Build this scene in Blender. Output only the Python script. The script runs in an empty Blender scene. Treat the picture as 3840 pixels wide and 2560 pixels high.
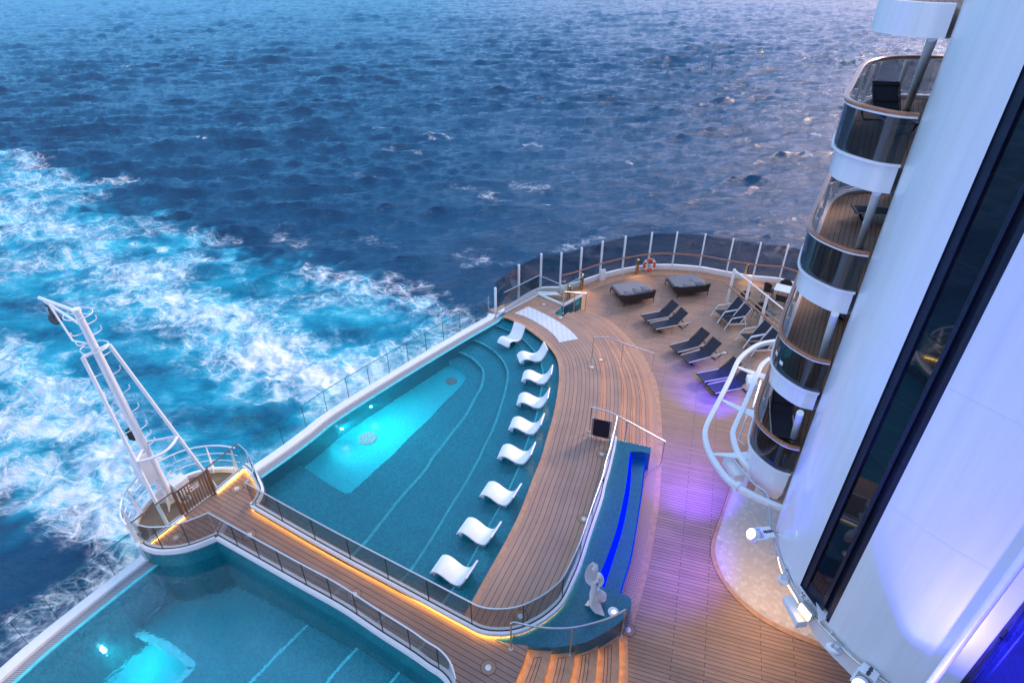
import bpy, bmesh, math, random
import numpy as np
from mathutils import Vector, Matrix, Euler, geometry
R = math.radians
random.seed(7)
np.random.seed(7)
SC = bpy.context.scene
COL = SC.collection

# ------------------------------------------------------------------ survey of the photograph
# the camera stands 16 m above the main deck; a measured pixel is turned into a point of a known height
CAM_H = 16.0
F_PX = 2250.0
PITCH = math.atan(F_PX / (4700.0 - 1280.0))
cP, sP = math.cos(PITCH), math.sin(PITCH)
SEA_Z = -20.0

def W(p, z):
    u = (p[0] - 1920.0) / F_PX
    v = -(p[1] - 1280.0) / F_PX
    k = (CAM_H - z) / (sP - v * cP)
    return Vector((u * k, (cP + v * sP) * k, z))

def zat(P, ypx):                      # height on the vertical through P that is seen at row ypx
    lo, hi = -50.0, 15.9
    for i in range(50):
        m = (lo + hi) / 2
        Z = m - CAM_H
        y = 1280 - F_PX * (P[1] * sP + Z * cP) / (P[1] * cP - Z * sP)
        if y > ypx: lo = m
        else: hi = m
    return m

def frame(ox, oy, k):
    return lambda x, y: (ox + x / k, oy + y / k)
BR = frame(2560, 1700, 1.8234); BM = frame(1280, 1700, 1.8234); BL = frame(0, 1700, 1.8234)
MM = frame(1280, 860, 1.8234); MR = frame(2560, 860, 1.8234); ML = frame(0, 860, 1.8234)
K = frame(2000, 820, 2.306); G = frame(400, 1600, 3.647); S = frame(1840, 2300, 3.92)
T = frame(1800, 1000, 4.704); U = frame(2180, 1480, 3.734); V = frame(2600, 1200, 2.178)
N = frame(2660, 980, 4.9); C3 = frame(100, 1100, 3.92); C4 = frame(400, 1500, 3.136)
D = frame(2100, 2050, 3.92); P = frame(0, 0, 0.6125); FF = frame(0, 0, 1.0)

def WL(fr, pts, z):
    return [W(fr(*p), z) for p in pts]

def smooth(pts, n=60, closed=False):  # Catmull-Rom, then even spacing
    p = [Vector(q) for q in pts]
    if len(p) < 3:
        return [p[0].lerp(p[-1], i / (n - 1)) for i in range(n)]
    if closed: ext = [p[-1]] + p + [p[0], p[1]]
    else: ext = [p[0] * 2 - p[1]] + p + [p[-1] * 2 - p[-2]]
    out = []
    for i in range(1, len(ext) - 2):
        a, b, c, d = ext[i - 1], ext[i], ext[i + 1], ext[i + 2]
        for k in range(12):
            t = k / 12
            out.append(0.5 * ((2 * b) + (c - a) * t + (2 * a - 5 * b + 4 * c - d) * t * t + (3 * b - a - 3 * c + d) * t ** 3))
    out.append(ext[-2].copy())
    return resample(out, n)

def resample(p, n):
    L = [0.0]
    for a, b in zip(p, p[1:]): L.append(L[-1] + (b - a).length)
    out = []; j = 0
    for i in range(n):
        t = L[-1] * i / (n - 1)
        while j < len(p) - 2 and L[j + 1] < t: j += 1
        s = L[j + 1] - L[j]
        out.append(p[j].lerp(p[j + 1], 0 if s < 1e-9 else min(1, (t - L[j]) / s)))
    return out

def plen(p): return sum((b - a).length for a, b in zip(p, p[1:]))

def atz(p, z): return [Vector((q[0], q[1], z)) for q in p]

def offset(path, d, closed=False):     # shift a plan curve to its left by d
    out = []; n = len(path)
    for i in range(n):
        a = path[i - 1] if (i > 0 or closed) else path[i]
        b = path[(i + 1) % n] if (i < n - 1 or closed) else path[i]
        t = (b - a); t.z = 0; t.normalize()
        out.append(path[i] + Vector((-t.y, t.x, 0)) * d)
    return out

# ------------------------------------------------------------------ mesh builder
class MB:
    def __init__(s): s.v = []; s.f = []; s.uv = []
    def add(s, verts, faces, uvs=None):
        o = len(s.v); s.v += [Vector(q) for q in verts]
        for k, f in enumerate(faces):
            s.f.append([o + i for i in f]); s.uv.append(uvs[k] if uvs else None)
        return s
    def box(s, c, size, rot=0.0, M=None):
        x, y, z = [q / 2 for q in size]
        m = M or Matrix.Rotation(rot, 4, 'Z')
        vs = [Vector(c) + m @ Vector((a * x, b * y, d * z)) for d in (-1, 1) for a, b in ((-1, -1), (1, -1), (1, 1), (-1, 1))]
        return s.add(vs, [(3, 2, 1, 0), (4, 5, 6, 7), (0, 1, 5, 4), (1, 2, 6, 5), (2, 3, 7, 6), (3, 0, 4, 7)])
    def beam(s, a, b, w, h):           # rectangular bar from a to b
        a, b = Vector(a), Vector(b); t = (b - a).normalized()
        up = Vector((0, 0, 1)) if abs(t.z) < 0.95 else Vector((1, 0, 0))
        x = t.cross(up).normalized(); y = x.cross(t).normalized()
        vs = [p + x * (i * w / 2) + y * (j * h / 2) for p in (a, b) for i, j in ((-1, -1), (1, -1), (1, 1), (-1, 1))]
        return s.add(vs, [(3, 2, 1, 0), (4, 5, 6, 7), (0, 1, 5, 4), (1, 2, 6, 5), (2, 3, 7, 6), (3, 0, 4, 7)])
    def tube(s, pts, r, n=8, closed=False, r2=None):
        pts = [Vector(q) for q in pts]; m = len(pts); vs = []; px = None
        for i in range(m):
            a = pts[i - 1] if (i > 0 or closed) else pts[i]
            b = pts[(i + 1) % m] if (i < m - 1 or closed) else pts[i]
            t = (b - a).normalized()
            if px is None:
                px = t.cross(Vector((0, 0, 1)) if abs(t.z) < 0.9 else Vector((1, 0, 0))).normalized()
            else:
                px = (px - t * px.dot(t)).normalized()
            py = t.cross(px)
            rr = r if r2 is None else r + (r2 - r) * i / (m - 1)
            vs += [pts[i] + (px * math.cos(2 * math.pi * k / n) + py * math.sin(2 * math.pi * k / n)) * rr for k in range(n)]
        fs = []
        for i in range(m if closed else m - 1):
            j = (i + 1) % m
            fs += [(i * n + k, i * n + (k + 1) % n, j * n + (k + 1) % n, j * n + k) for k in range(n)]
        if not closed:
            fs += [tuple(range(n - 1, -1, -1)), tuple((m - 1) * n + k for k in range(n))]
        return s.add(vs, fs)
    def sweep(s, path, prof, closed=False, up=True):  # profile (offset to the left, height) along a plan path
        m = len(path); n = len(prof); vs = []
        for i in range(m):
            a = path[i - 1] if (i > 0 or closed) else path[i]
            b = path[(i + 1) % m] if (i < m - 1 or closed) else path[i]
            t = (b - a); t.z = 0; t.normalize(); l = Vector((-t.y, t.x, 0))
            vs += [path[i] + l * q[0] + Vector((0, 0, q[1])) for q in prof]
        fs = []
        for i in range(m if closed else m - 1):
            j = (i + 1) % m
            fs += [(i * n + k, j * n + k, j * n + (k + 1) % n, i * n + (k + 1) % n) for k in range(n)]
        if not closed:
            fs += [tuple(range(n)), tuple((m - 1) * n + k for k in range(n - 1, -1, -1))]
        return s.add(vs, fs)
    def strip(s, a, b, nv=1, uvfrom=None):  # ruled sheet between two polylines of equal length
        n = len(a); vs = []; uv = []
        La = [0.0]
        for p, q in zip(a, a[1:]): La.append(La[-1] + (q - p).length)
        for i in range(n):
            for k in range(nv + 1):
                q = a[i].lerp(b[i], k / nv); vs.append(q); uv.append((La[i], (q - a[i]).length))
        fs = []; us = []
        for i in range(n - 1):
            for k in range(nv):
                f = (i * (nv + 1) + k, (i + 1) * (nv + 1) + k, (i + 1) * (nv + 1) + k + 1, i * (nv + 1) + k + 1)
                fs.append(f); us.append([uv[q] for q in f])
        return s.add(vs, fs, us)
    def wall(s, path, z0, z1, closed=False):
        m = len(path); vs = []
        for q in path: vs += [Vector((q[0], q[1], z0)), Vector((q[0], q[1], z1))]
        fs = [(2 * i, 2 * ((i + 1) % m), 2 * ((i + 1) % m) + 1, 2 * i + 1) for i in range(m if closed else m - 1)]
        return s.add(vs, fs)
    def fill(s, poly, z=None, flip=False):
        pts = []
        for q in poly:
            q = Vector((q[0], q[1], q[2] if z is None else z))
            if not pts or ((q - pts[-1]).length > 2e-3 and (q - pts[0]).length > 2e-3): pts.append(q)
        tr = geometry.tessellate_polygon([[Vector((q[0], q[1], 0)) for q in pts]])
        fs = []
        for t in tr:
            a, b, c = [pts[i] for i in t]
            up = (b - a).cross(c - a).z > 0
            fs.append(tuple(t) if up != flip else tuple(reversed(t)))
        return s.add(pts, fs)
    def prism(s, poly, z0, z1):
        s.fill(poly, z1); s.fill(poly, z0, True); return s.wall(poly, z0, z1, True)
    def lathe(s, c, prof, n=24, M=None):
        vs = []; m = len(prof); M = M or Matrix.Identity(4)
        for k in range(n):
            a = 2 * math.pi * k / n
            vs += [Vector(c) + M @ Vector((r * math.cos(a), r * math.sin(a), z)) for r, z in prof]
        fs = [(k * m + i, ((k + 1) % n) * m + i, ((k + 1) % n) * m + i + 1, k * m + i + 1) for k in range(n) for i in range(m - 1)]
        return s.add(vs, fs)

def to_mesh(name, mb, mat, inv=None, shade=None, bevel=0):
    me = bpy.data.meshes.new(name)
    vs = [inv @ q for q in mb.v] if inv is not None else mb.v
    me.from_pydata([tuple(q) for q in vs], [], mb.f)
    if any(u is not None for u in mb.uv):
        l = me.uv_layers.new(name='UVMap'); i = 0
        for poly, u in zip(me.polygons, mb.uv):
            for k, li in enumerate(poly.loop_indices):
                l.data[li].uv = u[k] if u else (0, 0)
    bm = bmesh.new(); bm.from_mesh(me)
    bmesh.ops.remove_doubles(bm, verts=bm.verts, dist=1e-5)
    if bevel:
        es = [e for e in bm.edges if len(e.link_faces) == 2 and e.calc_face_angle(0) > 0.6]
        bmesh.ops.bevel(bm, geom=es, offset=bevel, segments=2, affect='EDGES', profile=0.6, clamp_overlap=True)
    if not any(u is not None for u in mb.uv):
        bmesh.ops.recalc_face_normals(bm, faces=bm.faces)
    bm.to_mesh(me); bm.free()
    if mat: me.materials.append(mat)
    if shade is not None:
        for poly in me.polygons: poly.use_smooth = True
        me.set_sharp_from_angle(angle=R(shade))
    me.update()
    return me

def obj(name, mb, mat, parent=None, shade=35, bevel=0, local=False):
    inv = None
    if parent is not None and not local:
        inv = world_of(parent).inverted()
    o = bpy.data.objects.new(name, to_mesh(name, mb, mat, inv, shade, bevel)); COL.objects.link(o)
    if parent is not None: o.parent = parent
    return o

def world_of(o):
    m = Matrix.LocRotScale(o.location, o.rotation_euler, o.scale)
    return world_of(o.parent) @ m if o.parent else m

def tag(o, label, cat, group=None, kind=None):
    o['label'] = label; o['category'] = cat
    if group: o['group'] = group
    if kind: o['kind'] = kind
    return o

def thing(name, label, cat, loc=(0, 0, 0), rz=0.0, group=None):
    o = bpy.data.objects.new(name, None); o.empty_display_size = 0.2
    o.location = loc; o.rotation_euler = (0, 0, rz); COL.objects.link(o)
    return tag(o, label, cat, group)

def struct(name, mb, mat, label, cat='ground', shade=35):
    return tag(obj(name, mb, mat, shade=shade), label, cat, kind='structure')

def dup(root, loc, rz, label, name=None):
    r = root.copy(); COL.objects.link(r); r.location = loc; r.rotation_euler = (0, 0, rz); r['label'] = label
    for ch in list(root.children):
        c = ch.copy(); COL.objects.link(c); c.parent = r
        for g in list(ch.children):
            d = g.copy(); COL.objects.link(d); d.parent = c
    return r

# ------------------------------------------------------------------ materials
def new_mat(name):
    m = bpy.data.materials.new(name); m.use_nodes = True
    nt = m.node_tree; nt.nodes.clear()
    out = nt.nodes.new('ShaderNodeOutputMaterial')
    return m, nt, out

def nd(nt, t, **kw):
    n = nt.nodes.new('ShaderNode' + t)
    for k, v in kw.items():
        if k.startswith('i_'): n.inputs[k[2:].replace('_', ' ')].default_value = v
        else: setattr(n, k, v)
    return n

def lk(nt, a, b): nt.links.new(a, b)

def ramp(nt, stops, fac=None, interp='LINEAR'):
    r = nd(nt, 'ValToRGB'); r.color_ramp.interpolation = interp
    e = r.color_ramp.elements
    while len(e) < len(stops): e.new(0.5)
    for q, (p, c) in zip(e, stops):
        q.position = p; q.color = (*c, 1) if len(c) == 3 else c
    if fac is not None: lk(nt, fac, r.inputs['Fac'])
    return r

def mathn(nt, op, a, b=None, clamp=False):
    n = nd(nt, 'Math', operation=op, use_clamp=clamp)
    for i, q in enumerate((a, b)):
        if q is None: continue
        if isinstance(q, (int, float)): n.inputs[i].default_value = q
        else: lk(nt, q, n.inputs[i])
    return n.outputs[0]

def mixc(nt, fac, a, b, blend='MIX'):
    n = nd(nt, 'Mix', data_type='RGBA', blend_type=blend)
    for s, q in ((n.inputs[0], fac), (n.inputs[6], a), (n.inputs[7], b)):
        if isinstance(q, (int, float)): s.default_value = q
        elif isinstance(q, tuple): s.default_value = (*q, 1) if len(q) == 3 else q
        else: lk(nt, q, s)
    return n.outputs[2]

def paint(name, col, rough=0.45, metal=0.0, var=0.06, scale=6.0, bump=0.0, coat=0.0, spec=0.5):
    m, nt, out = new_mat(name)
    b = nd(nt, 'BsdfPrincipled'); lk(nt, b.outputs[0], out.inputs[0])
    tc = nd(nt, 'TexCoord')
    no = nd(nt, 'TexNoise', i_Scale=scale, i_Detail=5.0); lk(nt, tc.outputs['Object'], no.inputs['Vector'])
    lo = tuple(max(0, c * (1 - var)) for c in col); hi = tuple(min(1, c * (1 + var)) for c in col)
    r = ramp(nt, [(0.35, lo), (0.65, hi)], no.outputs['Fac'])
    lk(nt, r.outputs[0], b.inputs['Base Color'])
    b.inputs['Metallic'].default_value = metal
    b.inputs['Specular IOR Level'].default_value = spec
    rr = nd(nt, 'MapRange'); rr.inputs['To Min'].default_value = rough * 0.85; rr.inputs['To Max'].default_value = min(1, rough * 1.2)
    lk(nt, no.outputs['Fac'], rr.inputs['Value']); lk(nt, rr.outputs[0], b.inputs['Roughness'])
    if coat: b.inputs['Coat Weight'].default_value = coat; b.inputs['Coat Roughness'].default_value = 0.08
    if bump:
        bp = nd(nt, 'Bump', i_Strength=bump, i_Distance=0.01); lk(nt, no.outputs['Fac'], bp.inputs['Height']); lk(nt, bp.outputs[0], b.inputs['Normal'])
    return m

def emit(name, col, strength):
    m, nt, out = new_mat(name)
    e = nd(nt, 'Emission'); e.inputs['Color'].default_value = (*col, 1); e.inputs['Strength'].default_value = strength
    lk(nt, e.outputs[0], out.inputs[0]); return m

def glass(name, tint, refl=1.0, rough=0.02):
    m, nt, out = new_mat(name)
    t = nd(nt, 'BsdfTransparent'); t.inputs[0].default_value = (*tint, 1)
    g = nd(nt, 'BsdfGlossy'); g.inputs['Color'].default_value = (0.95, 0.97, 1, 1); g.inputs['Roughness'].default_value = rough
    lw = nd(nt, 'LayerWeight'); lw.inputs['Blend'].default_value = 0.5
    f = mathn(nt, 'MULTIPLY', mathn(nt, 'ADD', 0.035, mathn(nt, 'MULTIPLY', mathn(nt, 'POWER', lw.outputs['Facing'], 5.0), 0.9)), refl, True)
    mx = nd(nt, 'MixShader'); lk(nt, f, mx.inputs[0]); lk(nt, t.outputs[0], mx.inputs[1]); lk(nt, g.outputs[0], mx.inputs[2])
    lk(nt, mx.outputs[0], out.inputs[0]); return m

def teak(name, angle=None, row=0.125, light=(0.42, 0.235, 0.135), dark=(0.33, 0.18, 0.10), length=2.3, caulk=0.011):
    m, nt, out = new_mat(name)
    b = nd(nt, 'BsdfPrincipled'); lk(nt, b.outputs[0], out.inputs[0])
    tc = nd(nt, 'TexCoord'); mp = nd(nt, 'Mapping')
    if angle is None: lk(nt, tc.outputs['UV'], mp.inputs[0])
    else:
        lk(nt, tc.outputs['Object'], mp.inputs[0]); mp.vector_type = 'POINT'; mp.inputs['Rotation'].default_value = (0, 0, -angle)
    br = nd(nt, 'TexBrick', offset=0.37, offset_frequency=2, squash=1.0)
    br.inputs['Scale'].default_value = 1.0; br.inputs['Mortar Size'].default_value = caulk / 2; br.inputs['Mortar Smooth'].default_value = 0.15
    br.inputs['Brick Width'].default_value = length; br.inputs['Row Height'].default_value = row; br.inputs['Bias'].default_value = 0.0
    br.inputs['Color1'].default_value = (*light, 1); br.inputs['Color2'].default_value = (*dark, 1); br.inputs['Mortar'].default_value = (0.022, 0.015, 0.013, 1)
    lk(nt, mp.outputs[0], br.inputs['Vector'])
    gm = nd(nt, 'Mapping'); gm.inputs['Scale'].default_value = (2.5, 60, 1); lk(nt, mp.outputs[0], gm.inputs[0])
    g = nd(nt, 'TexNoise', i_Scale=1.0, i_Detail=4.0); lk(nt, gm.outputs[0], g.inputs['Vector'])
    st = nd(nt, 'TexNoise', i_Scale=0.55, i_Detail=6.0, i_Roughness=0.65); lk(nt, tc.outputs['Object'], st.inputs['Vector'])
    c1 = mixc(nt, 0.35, br.outputs['Color'], ramp(nt, [(0.3, (0.75, 0.75, 0.75)), (0.7, (1.2, 1.2, 1.2))], g.outputs['Fac']).outputs[0], 'MULTIPLY')
    c2 = mixc(nt, 0.75, c1, ramp(nt, [(0.35, (0.8, 0.8, 0.82)), (0.62, (1.12, 1.1, 1.08))], st.outputs['Fac']).outputs[0], 'MULTIPLY')
    # scuffs and dried salt spots
    sc = nd(nt, 'TexNoise', i_Scale=2.1, i_Detail=8.0, i_Roughness=0.72); lk(nt, tc.outputs['Object'], sc.inputs['Vector'])
    c3 = mixc(nt, ramp(nt, [(0.66, (0, 0, 0)), (0.8, (0.3, 0.3, 0.3))], sc.outputs['Fac']).outputs[0], c2, (0.6, 0.5, 0.45))
    lk(nt, c3, b.inputs['Base Color'])
    b.inputs['Roughness'].default_value = 0.55; b.inputs['Specular IOR Level'].default_value = 0.35
    bp = nd(nt, 'Bump', i_Strength=0.35, i_Distance=0.004, invert=True)
    lk(nt, br.outputs['Fac'], bp.inputs['Height']); lk(nt, bp.outputs[0], b.inputs['Normal'])
    return m

def mosaic(name, c_lo, c_hi, size=0.045, rough=0.2, accent=None):
    m, nt, out = new_mat(name)
    b = nd(nt, 'BsdfPrincipled'); lk(nt, b.outputs[0], out.inputs[0])
    tc = nd(nt, 'TexCoord')
    mp = nd(nt, 'Mapping'); mp.inputs['Scale'].default_value = (1 / size,) * 3; mp.inputs['Location'].default_value = (0.37, 0.21, 0.13); lk(nt, tc.outputs['Object'], mp.inputs[0])
    fl = nd(nt, 'VectorMath', operation='FLOOR'); lk(nt, mp.outputs[0], fl.inputs[0])
    wn = nd(nt, 'TexWhiteNoise'); lk(nt, fl.outputs[0], wn.inputs['Vector'])
    no = nd(nt, 'TexNoise', i_Scale=1.7, i_Detail=4.0); lk(nt, tc.outputs['Object'], no.inputs['Vector'])
    f = mathn(nt, 'ADD', mathn(nt, 'MULTIPLY', wn.outputs['Value'], 0.7), mathn(nt, 'MULTIPLY', no.outputs['Fac'], 0.3), True)
    r = ramp(nt, [(0.1, c_lo), (0.95, c_hi)], f)
    fr = nd(nt, 'VectorMath', operation='FRACTION'); lk(nt, mp.outputs[0], fr.inputs[0])
    sp = nd(nt, 'SeparateXYZ'); lk(nt, fr.outputs[0], sp.inputs[0])
    gx = mathn(nt, 'LESS_THAN', sp.outputs[0], 0.1); gy = mathn(nt, 'LESS_THAN', sp.outputs[1], 0.1)
    gr = mathn(nt, 'MAXIMUM', gx, gy)
    c = mixc(nt, mathn(nt, 'MULTIPLY', gr, 0.55), r.outputs[0], tuple(q * 1.5 + 0.01 for q in c_lo))
    lk(nt, c, b.inputs['Base Color']); b.inputs['Roughness'].default_value = rough
    return m

M = {}
M['white'] = paint('white_gloss_paint', (0.8, 0.8, 0.81), 0.35, var=0.03)
M['tower'] = None
M['steel'] = paint('brushed_steel', (0.62, 0.61, 0.60), 0.32, metal=1.0, var=0.05)
M['brass'] = paint('bronzed_steel', (0.55, 0.42, 0.25), 0.22, metal=1.0, var=0.1)
M['alu'] = paint('satin_aluminium', (0.62, 0.62, 0.62), 0.35, metal=0.6, var=0.05)
M['black'] = paint('black_paint', (0.012, 0.012, 0.014), 0.4, var=0.2)
M['navy'] = paint('navy_frame_paint', (0.007, 0.013, 0.034), 0.4, var=0.2)
M['board'] = paint('navy_sign_board', (0.004, 0.005, 0.018), 0.5, var=0.2)
M['wood'] = paint('varnished_handrail', (0.34, 0.13, 0.055), 0.28, var=0.15, scale=12, coat=0.3)
M['brownmetal'] = paint('brown_metal', (0.13, 0.065, 0.045), 0.45, var=0.15)
M['mesh'] = paint('charcoal_sling_fabric', (0.034, 0.036, 0.052), 0.8, var=0.25, scale=60, bump=0.2, spec=0.2)
M['cushion'] = paint('grey_cushion_fabric', (0.23, 0.22, 0.235), 0.9, var=0.12, scale=25, bump=0.35, spec=0.1)
M['wicker'] = paint('dark_woven_rope', (0.04, 0.032, 0.032), 0.7, var=0.5, scale=45, bump=0.6, spec=0.2)
M['orange'] = paint('orange_buoy', (0.75, 0.075, 0.015), 0.45, var=0.06)
M['platform'] = paint('tan_nonslip_deck', (0.27, 0.16, 0.10), 0.75, var=0.12, scale=40, bump=0.3)
M['lounger'] = paint('white_moulded_resin', (0.83, 0.83, 0.85), 0.4, var=0.02)
M['pearl'] = paint('pearl_sculpture_paint', (0.68, 0.66, 0.67), 0.3, metal=0.1, var=0.05, scale=2)
M['gutter'] = None
M['sealant'] = paint('dark_rubber', (0.01, 0.012, 0.016), 0.6)
M['green'] = paint('green_sign', (0.0, 0.25, 0.16), 0.5)
M['warmwood'] = paint('border_teak', (0.45, 0.24, 0.14), 0.55, var=0.14, scale=5, bump=0.1)
M['door'] = paint('brown_door_panel', (0.06, 0.03, 0.022), 0.4, var=0.2)
M['ledstair'] = emit('stair_led', (1.0, 0.54, 0.08), 12.0)
M['led'] = emit('warm_led', (1.0, 0.54, 0.08), 20.0)
M['ledsoft'] = emit('warm_led_soft', (1.0, 0.52, 0.12), 9.0)
M['lens'] = emit('cool_lamp_lens', (0.82, 0.85, 1.0), 4.0)
M['warmlens'] = emit('warm_lamp_lens', (1.0, 0.62, 0.25), 5.0)
M['blueled'] = emit('blue_led', (0.0, 0.03, 1.0), 5.0)
M['tealled'] = emit('pool_lamp', (0.25, 0.9, 1.0), 7.0)
M['clear'] = glass('clear_glass', (0.89, 0.95, 0.945))
M['smoke'] = glass('grey_balustrade_glass', (0.73, 0.73, 0.72), 1.0)
M['dark'] = glass('dark_screen_glass', (0.64, 0.64, 0.655), 1.0)
M['balcony'] = glass('dark_balcony_glass', (0.48, 0.51, 0.54), 1.0)
M['pane'] = paint('black_window_glass', (0.006, 0.008, 0.012), 0.03, var=0.2, spec=1.0)
M['blueglass'] = paint('blue_black_glass', (0.03, 0.04, 0.2), 0.06, var=0.1, spec=1.0, metal=0.6)
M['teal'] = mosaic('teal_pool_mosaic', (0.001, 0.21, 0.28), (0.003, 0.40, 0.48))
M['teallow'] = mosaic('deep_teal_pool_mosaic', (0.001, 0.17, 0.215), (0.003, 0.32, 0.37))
M['deeptile'] = mosaic('lamplit_pool_mosaic', (0.006, 0.52, 0.60), (0.015, 0.68, 0.74))  # pale tile with the underwater lamps' glow put into its colour
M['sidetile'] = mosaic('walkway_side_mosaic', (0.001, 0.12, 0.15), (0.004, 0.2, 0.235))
M['nosing'] = paint('turquoise_step_nosing', (0.10, 0.62, 0.66), 0.35, var=0.12)
M['bench'] = mosaic('blue_green_bench_mosaic', (0.0005, 0.06, 0.105), (0.002, 0.15, 0.22), 0.03, 0.3)
AX = R(-29.3)                                 # the ship's fore-and-aft line
M['teak'] = teak('teak_main_deck', R(-17.5), 0.12, light=(0.37, 0.225, 0.16), dark=(0.305, 0.183, 0.13), caulk=0.014)
M['teakb'] = teak('teak_bridge', AX, 0.15, light=(0.34, 0.205, 0.155), dark=(0.295, 0.175, 0.132), length=40, caulk=0.016)
M['teakc'] = teak('teak_curved', None, 0.165, light=(0.40, 0.245, 0.178), dark=(0.345, 0.21, 0.152), length=60, caulk=0.016)
M['teakbal'] = teak('teak_balcony', R(61), 0.12, light=(0.34, 0.19, 0.11), dark=(0.28, 0.15, 0.09), caulk=0.016)

def hull_paint():
    m, nt, out = new_mat('tower_white_paint'); b = nd(nt, 'BsdfPrincipled'); lk(nt, b.outputs[0], out.inputs[0]); tc = nd(nt, 'TexCoord')
    n1 = nd(nt, 'TexNoise', i_Scale=0.55, i_Detail=3.0); lk(nt, tc.outputs['Object'], n1.inputs['Vector'])
    mp = nd(nt, 'Mapping'); mp.inputs['Scale'].default_value = (4.0, 4.0, 0.16); lk(nt, tc.outputs['Object'], mp.inputs[0])
    n2 = nd(nt, 'TexNoise', i_Scale=1.3, i_Detail=6.0, i_Roughness=0.7); lk(nt, mp.outputs[0], n2.inputs['Vector'])
    c = ramp(nt, [(0.42, (0.78, 0.79, 0.82)), (0.75, (0.71, 0.72, 0.74))], n2.outputs['Fac']); lk(nt, c.outputs[0], b.inputs['Base Color'])
    b.inputs['Roughness'].default_value = 0.33; b.inputs['Coat Weight'].default_value = 0.4; b.inputs['Coat Roughness'].default_value = 0.1
    bp = nd(nt, 'Bump', i_Strength=0.25, i_Distance=0.05); lk(nt, n1.outputs['Fac'], bp.inputs['Height']); lk(nt, bp.outputs[0], b.inputs['Normal'])
    return m
M['tower'] = hull_paint()
def perforated(name, base, hole, pitch, size, uv=False):
    m, nt, out = new_mat(name)
    b = nd(nt, 'BsdfPrincipled'); lk(nt, b.outputs[0], out.inputs[0])
    tc = nd(nt, 'TexCoord'); mp = nd(nt, 'Mapping'); mp.inputs['Scale'].default_value = (1 / pitch[0], 1 / pitch[1], 1)
    lk(nt, tc.outputs['UV' if uv else 'Object'], mp.inputs[0])
    br = nd(nt, 'TexBrick', offset=0.5); br.inputs['Scale'].default_value = 1.0
    br.inputs['Brick Width'].default_value = 1.0; br.inputs['Row Height'].default_value = 1.0
    br.inputs['Mortar Size'].default_value = size; br.inputs['Mortar Smooth'].default_value = 0.2
    br.inputs['Color1'].default_value = (*hole, 1); br.inputs['Color2'].default_value = (*hole, 1); br.inputs['Mortar'].default_value = (*base, 1)
    lk(nt, mp.outputs[0], br.inputs['Vector']); lk(nt, br.outputs['Color'], b.inputs['Base Color'])
    b.inputs['Roughness'].default_value = 0.45
    return m
M['grate'] = perforated('perforated_drain_plate', (0.42, 0.25, 0.17), (0.05, 0.03, 0.03), (0.11, 0.055), 0.36, True)
M['gutter'] = perforated('gutter_grating', (0.42, 0.43, 0.46), (0.08, 0.09, 0.11), (0.05, 0.05), 0.2)
M['hatch'] = perforated('white_slotted_grating', (0.72, 0.73, 0.76), (0.45, 0.46, 0.5), (0.45, 0.05), 0.2)

def water_mat():
    m, nt, out = new_mat('pool_water')
    tc = nd(nt, 'TexCoord')
    n1 = nd(nt, 'TexNoise', i_Scale=2.6, i_Detail=3.0, i_Distortion=0.6); lk(nt, tc.outputs['Object'], n1.inputs['Vector'])
    n2 = nd(nt, 'TexNoise', i_Scale=11.0, i_Detail=3.0); lk(nt, tc.outputs['Object'], n2.inputs['Vector'])
    h = mathn(nt, 'ADD', n1.outputs['Fac'], mathn(nt, 'MULTIPLY', n2.outputs['Fac'], 0.3))
    bp = nd(nt, 'Bump', i_Strength=0.5, i_Distance=0.024); lk(nt, h, bp.inputs['Height'])
    rf = nd(nt, 'BsdfRefraction', i_IOR=1.33, i_Roughness=0.0); rf.inputs['Color'].default_value = (0.72, 0.95, 0.98, 1); lk(nt, bp.outputs[0], rf.inputs['Normal'])
    gl = nd(nt, 'BsdfGlossy'); gl.inputs['Roughness'].default_value = 0.03; lk(nt, bp.outputs[0], gl.inputs['Normal'])
    fr = nd(nt, 'Fresnel', i_IOR=1.33); lk(nt, bp.outputs[0], fr.inputs['Normal'])
    mx = nd(nt, 'MixShader'); lk(nt, fr.outputs[0], mx.inputs[0]); lk(nt, rf.outputs[0], mx.inputs[1]); lk(nt, gl.outputs[0], mx.inputs[2])
    lk(nt, mx.outputs[0], out.inputs[0]); return m
M['water'] = water_mat()

# ------------------------------------------------------------------ the sea
def ocean_tile(Lt, n, lam, rms, wind, seed, spread=7, cut=0.25):
    rg = np.random.RandomState(seed)
    k1 = 2 * np.pi * np.fft.fftfreq(n, Lt / n)
    kx, ky = np.meshgrid(k1, k1, indexing='ij'); k = np.hypot(kx, ky); k[0, 0] = 1
    kp = 2 * np.pi / lam
    c = (kx * math.cos(wind) + ky * math.sin(wind)) / k
    spec = np.exp(-1.25 * (kp / k) ** 2) / k ** 3.7 * (0.012 + np.abs(c) ** spread) * np.exp(-(k * cut) ** 2)
    spec[0, 0] = 0
    h = np.sqrt(spec) * (rg.randn(n, n) + 1j * rg.randn(n, n))
    z = np.real(np.fft.ifft2(h)); s = rms / z.std()
    dx = np.real(np.fft.ifft2(-1j * kx / k * h)) * s; dy = np.real(np.fft.ifft2(-1j * ky / k * h)) * s
    return z * s, dx, dy

def sample(t, X, Y, Lt):
    n = t.shape[0]; u = (X / Lt * n) % n; v = (Y / Lt * n) % n
    i = np.floor(u).astype(int); j = np.floor(v).astype(int); fu = u - i; fv = v - j
    i %= n; j %= n; i2 = (i + 1) % n; j2 = (j + 1) % n
    return t[i, j] * (1 - fu) * (1 - fv) + t[i2, j] * fu * (1 - fv) + t[i, j2] * (1 - fu) * fv + t[i2, j2] * fu * fv

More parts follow.
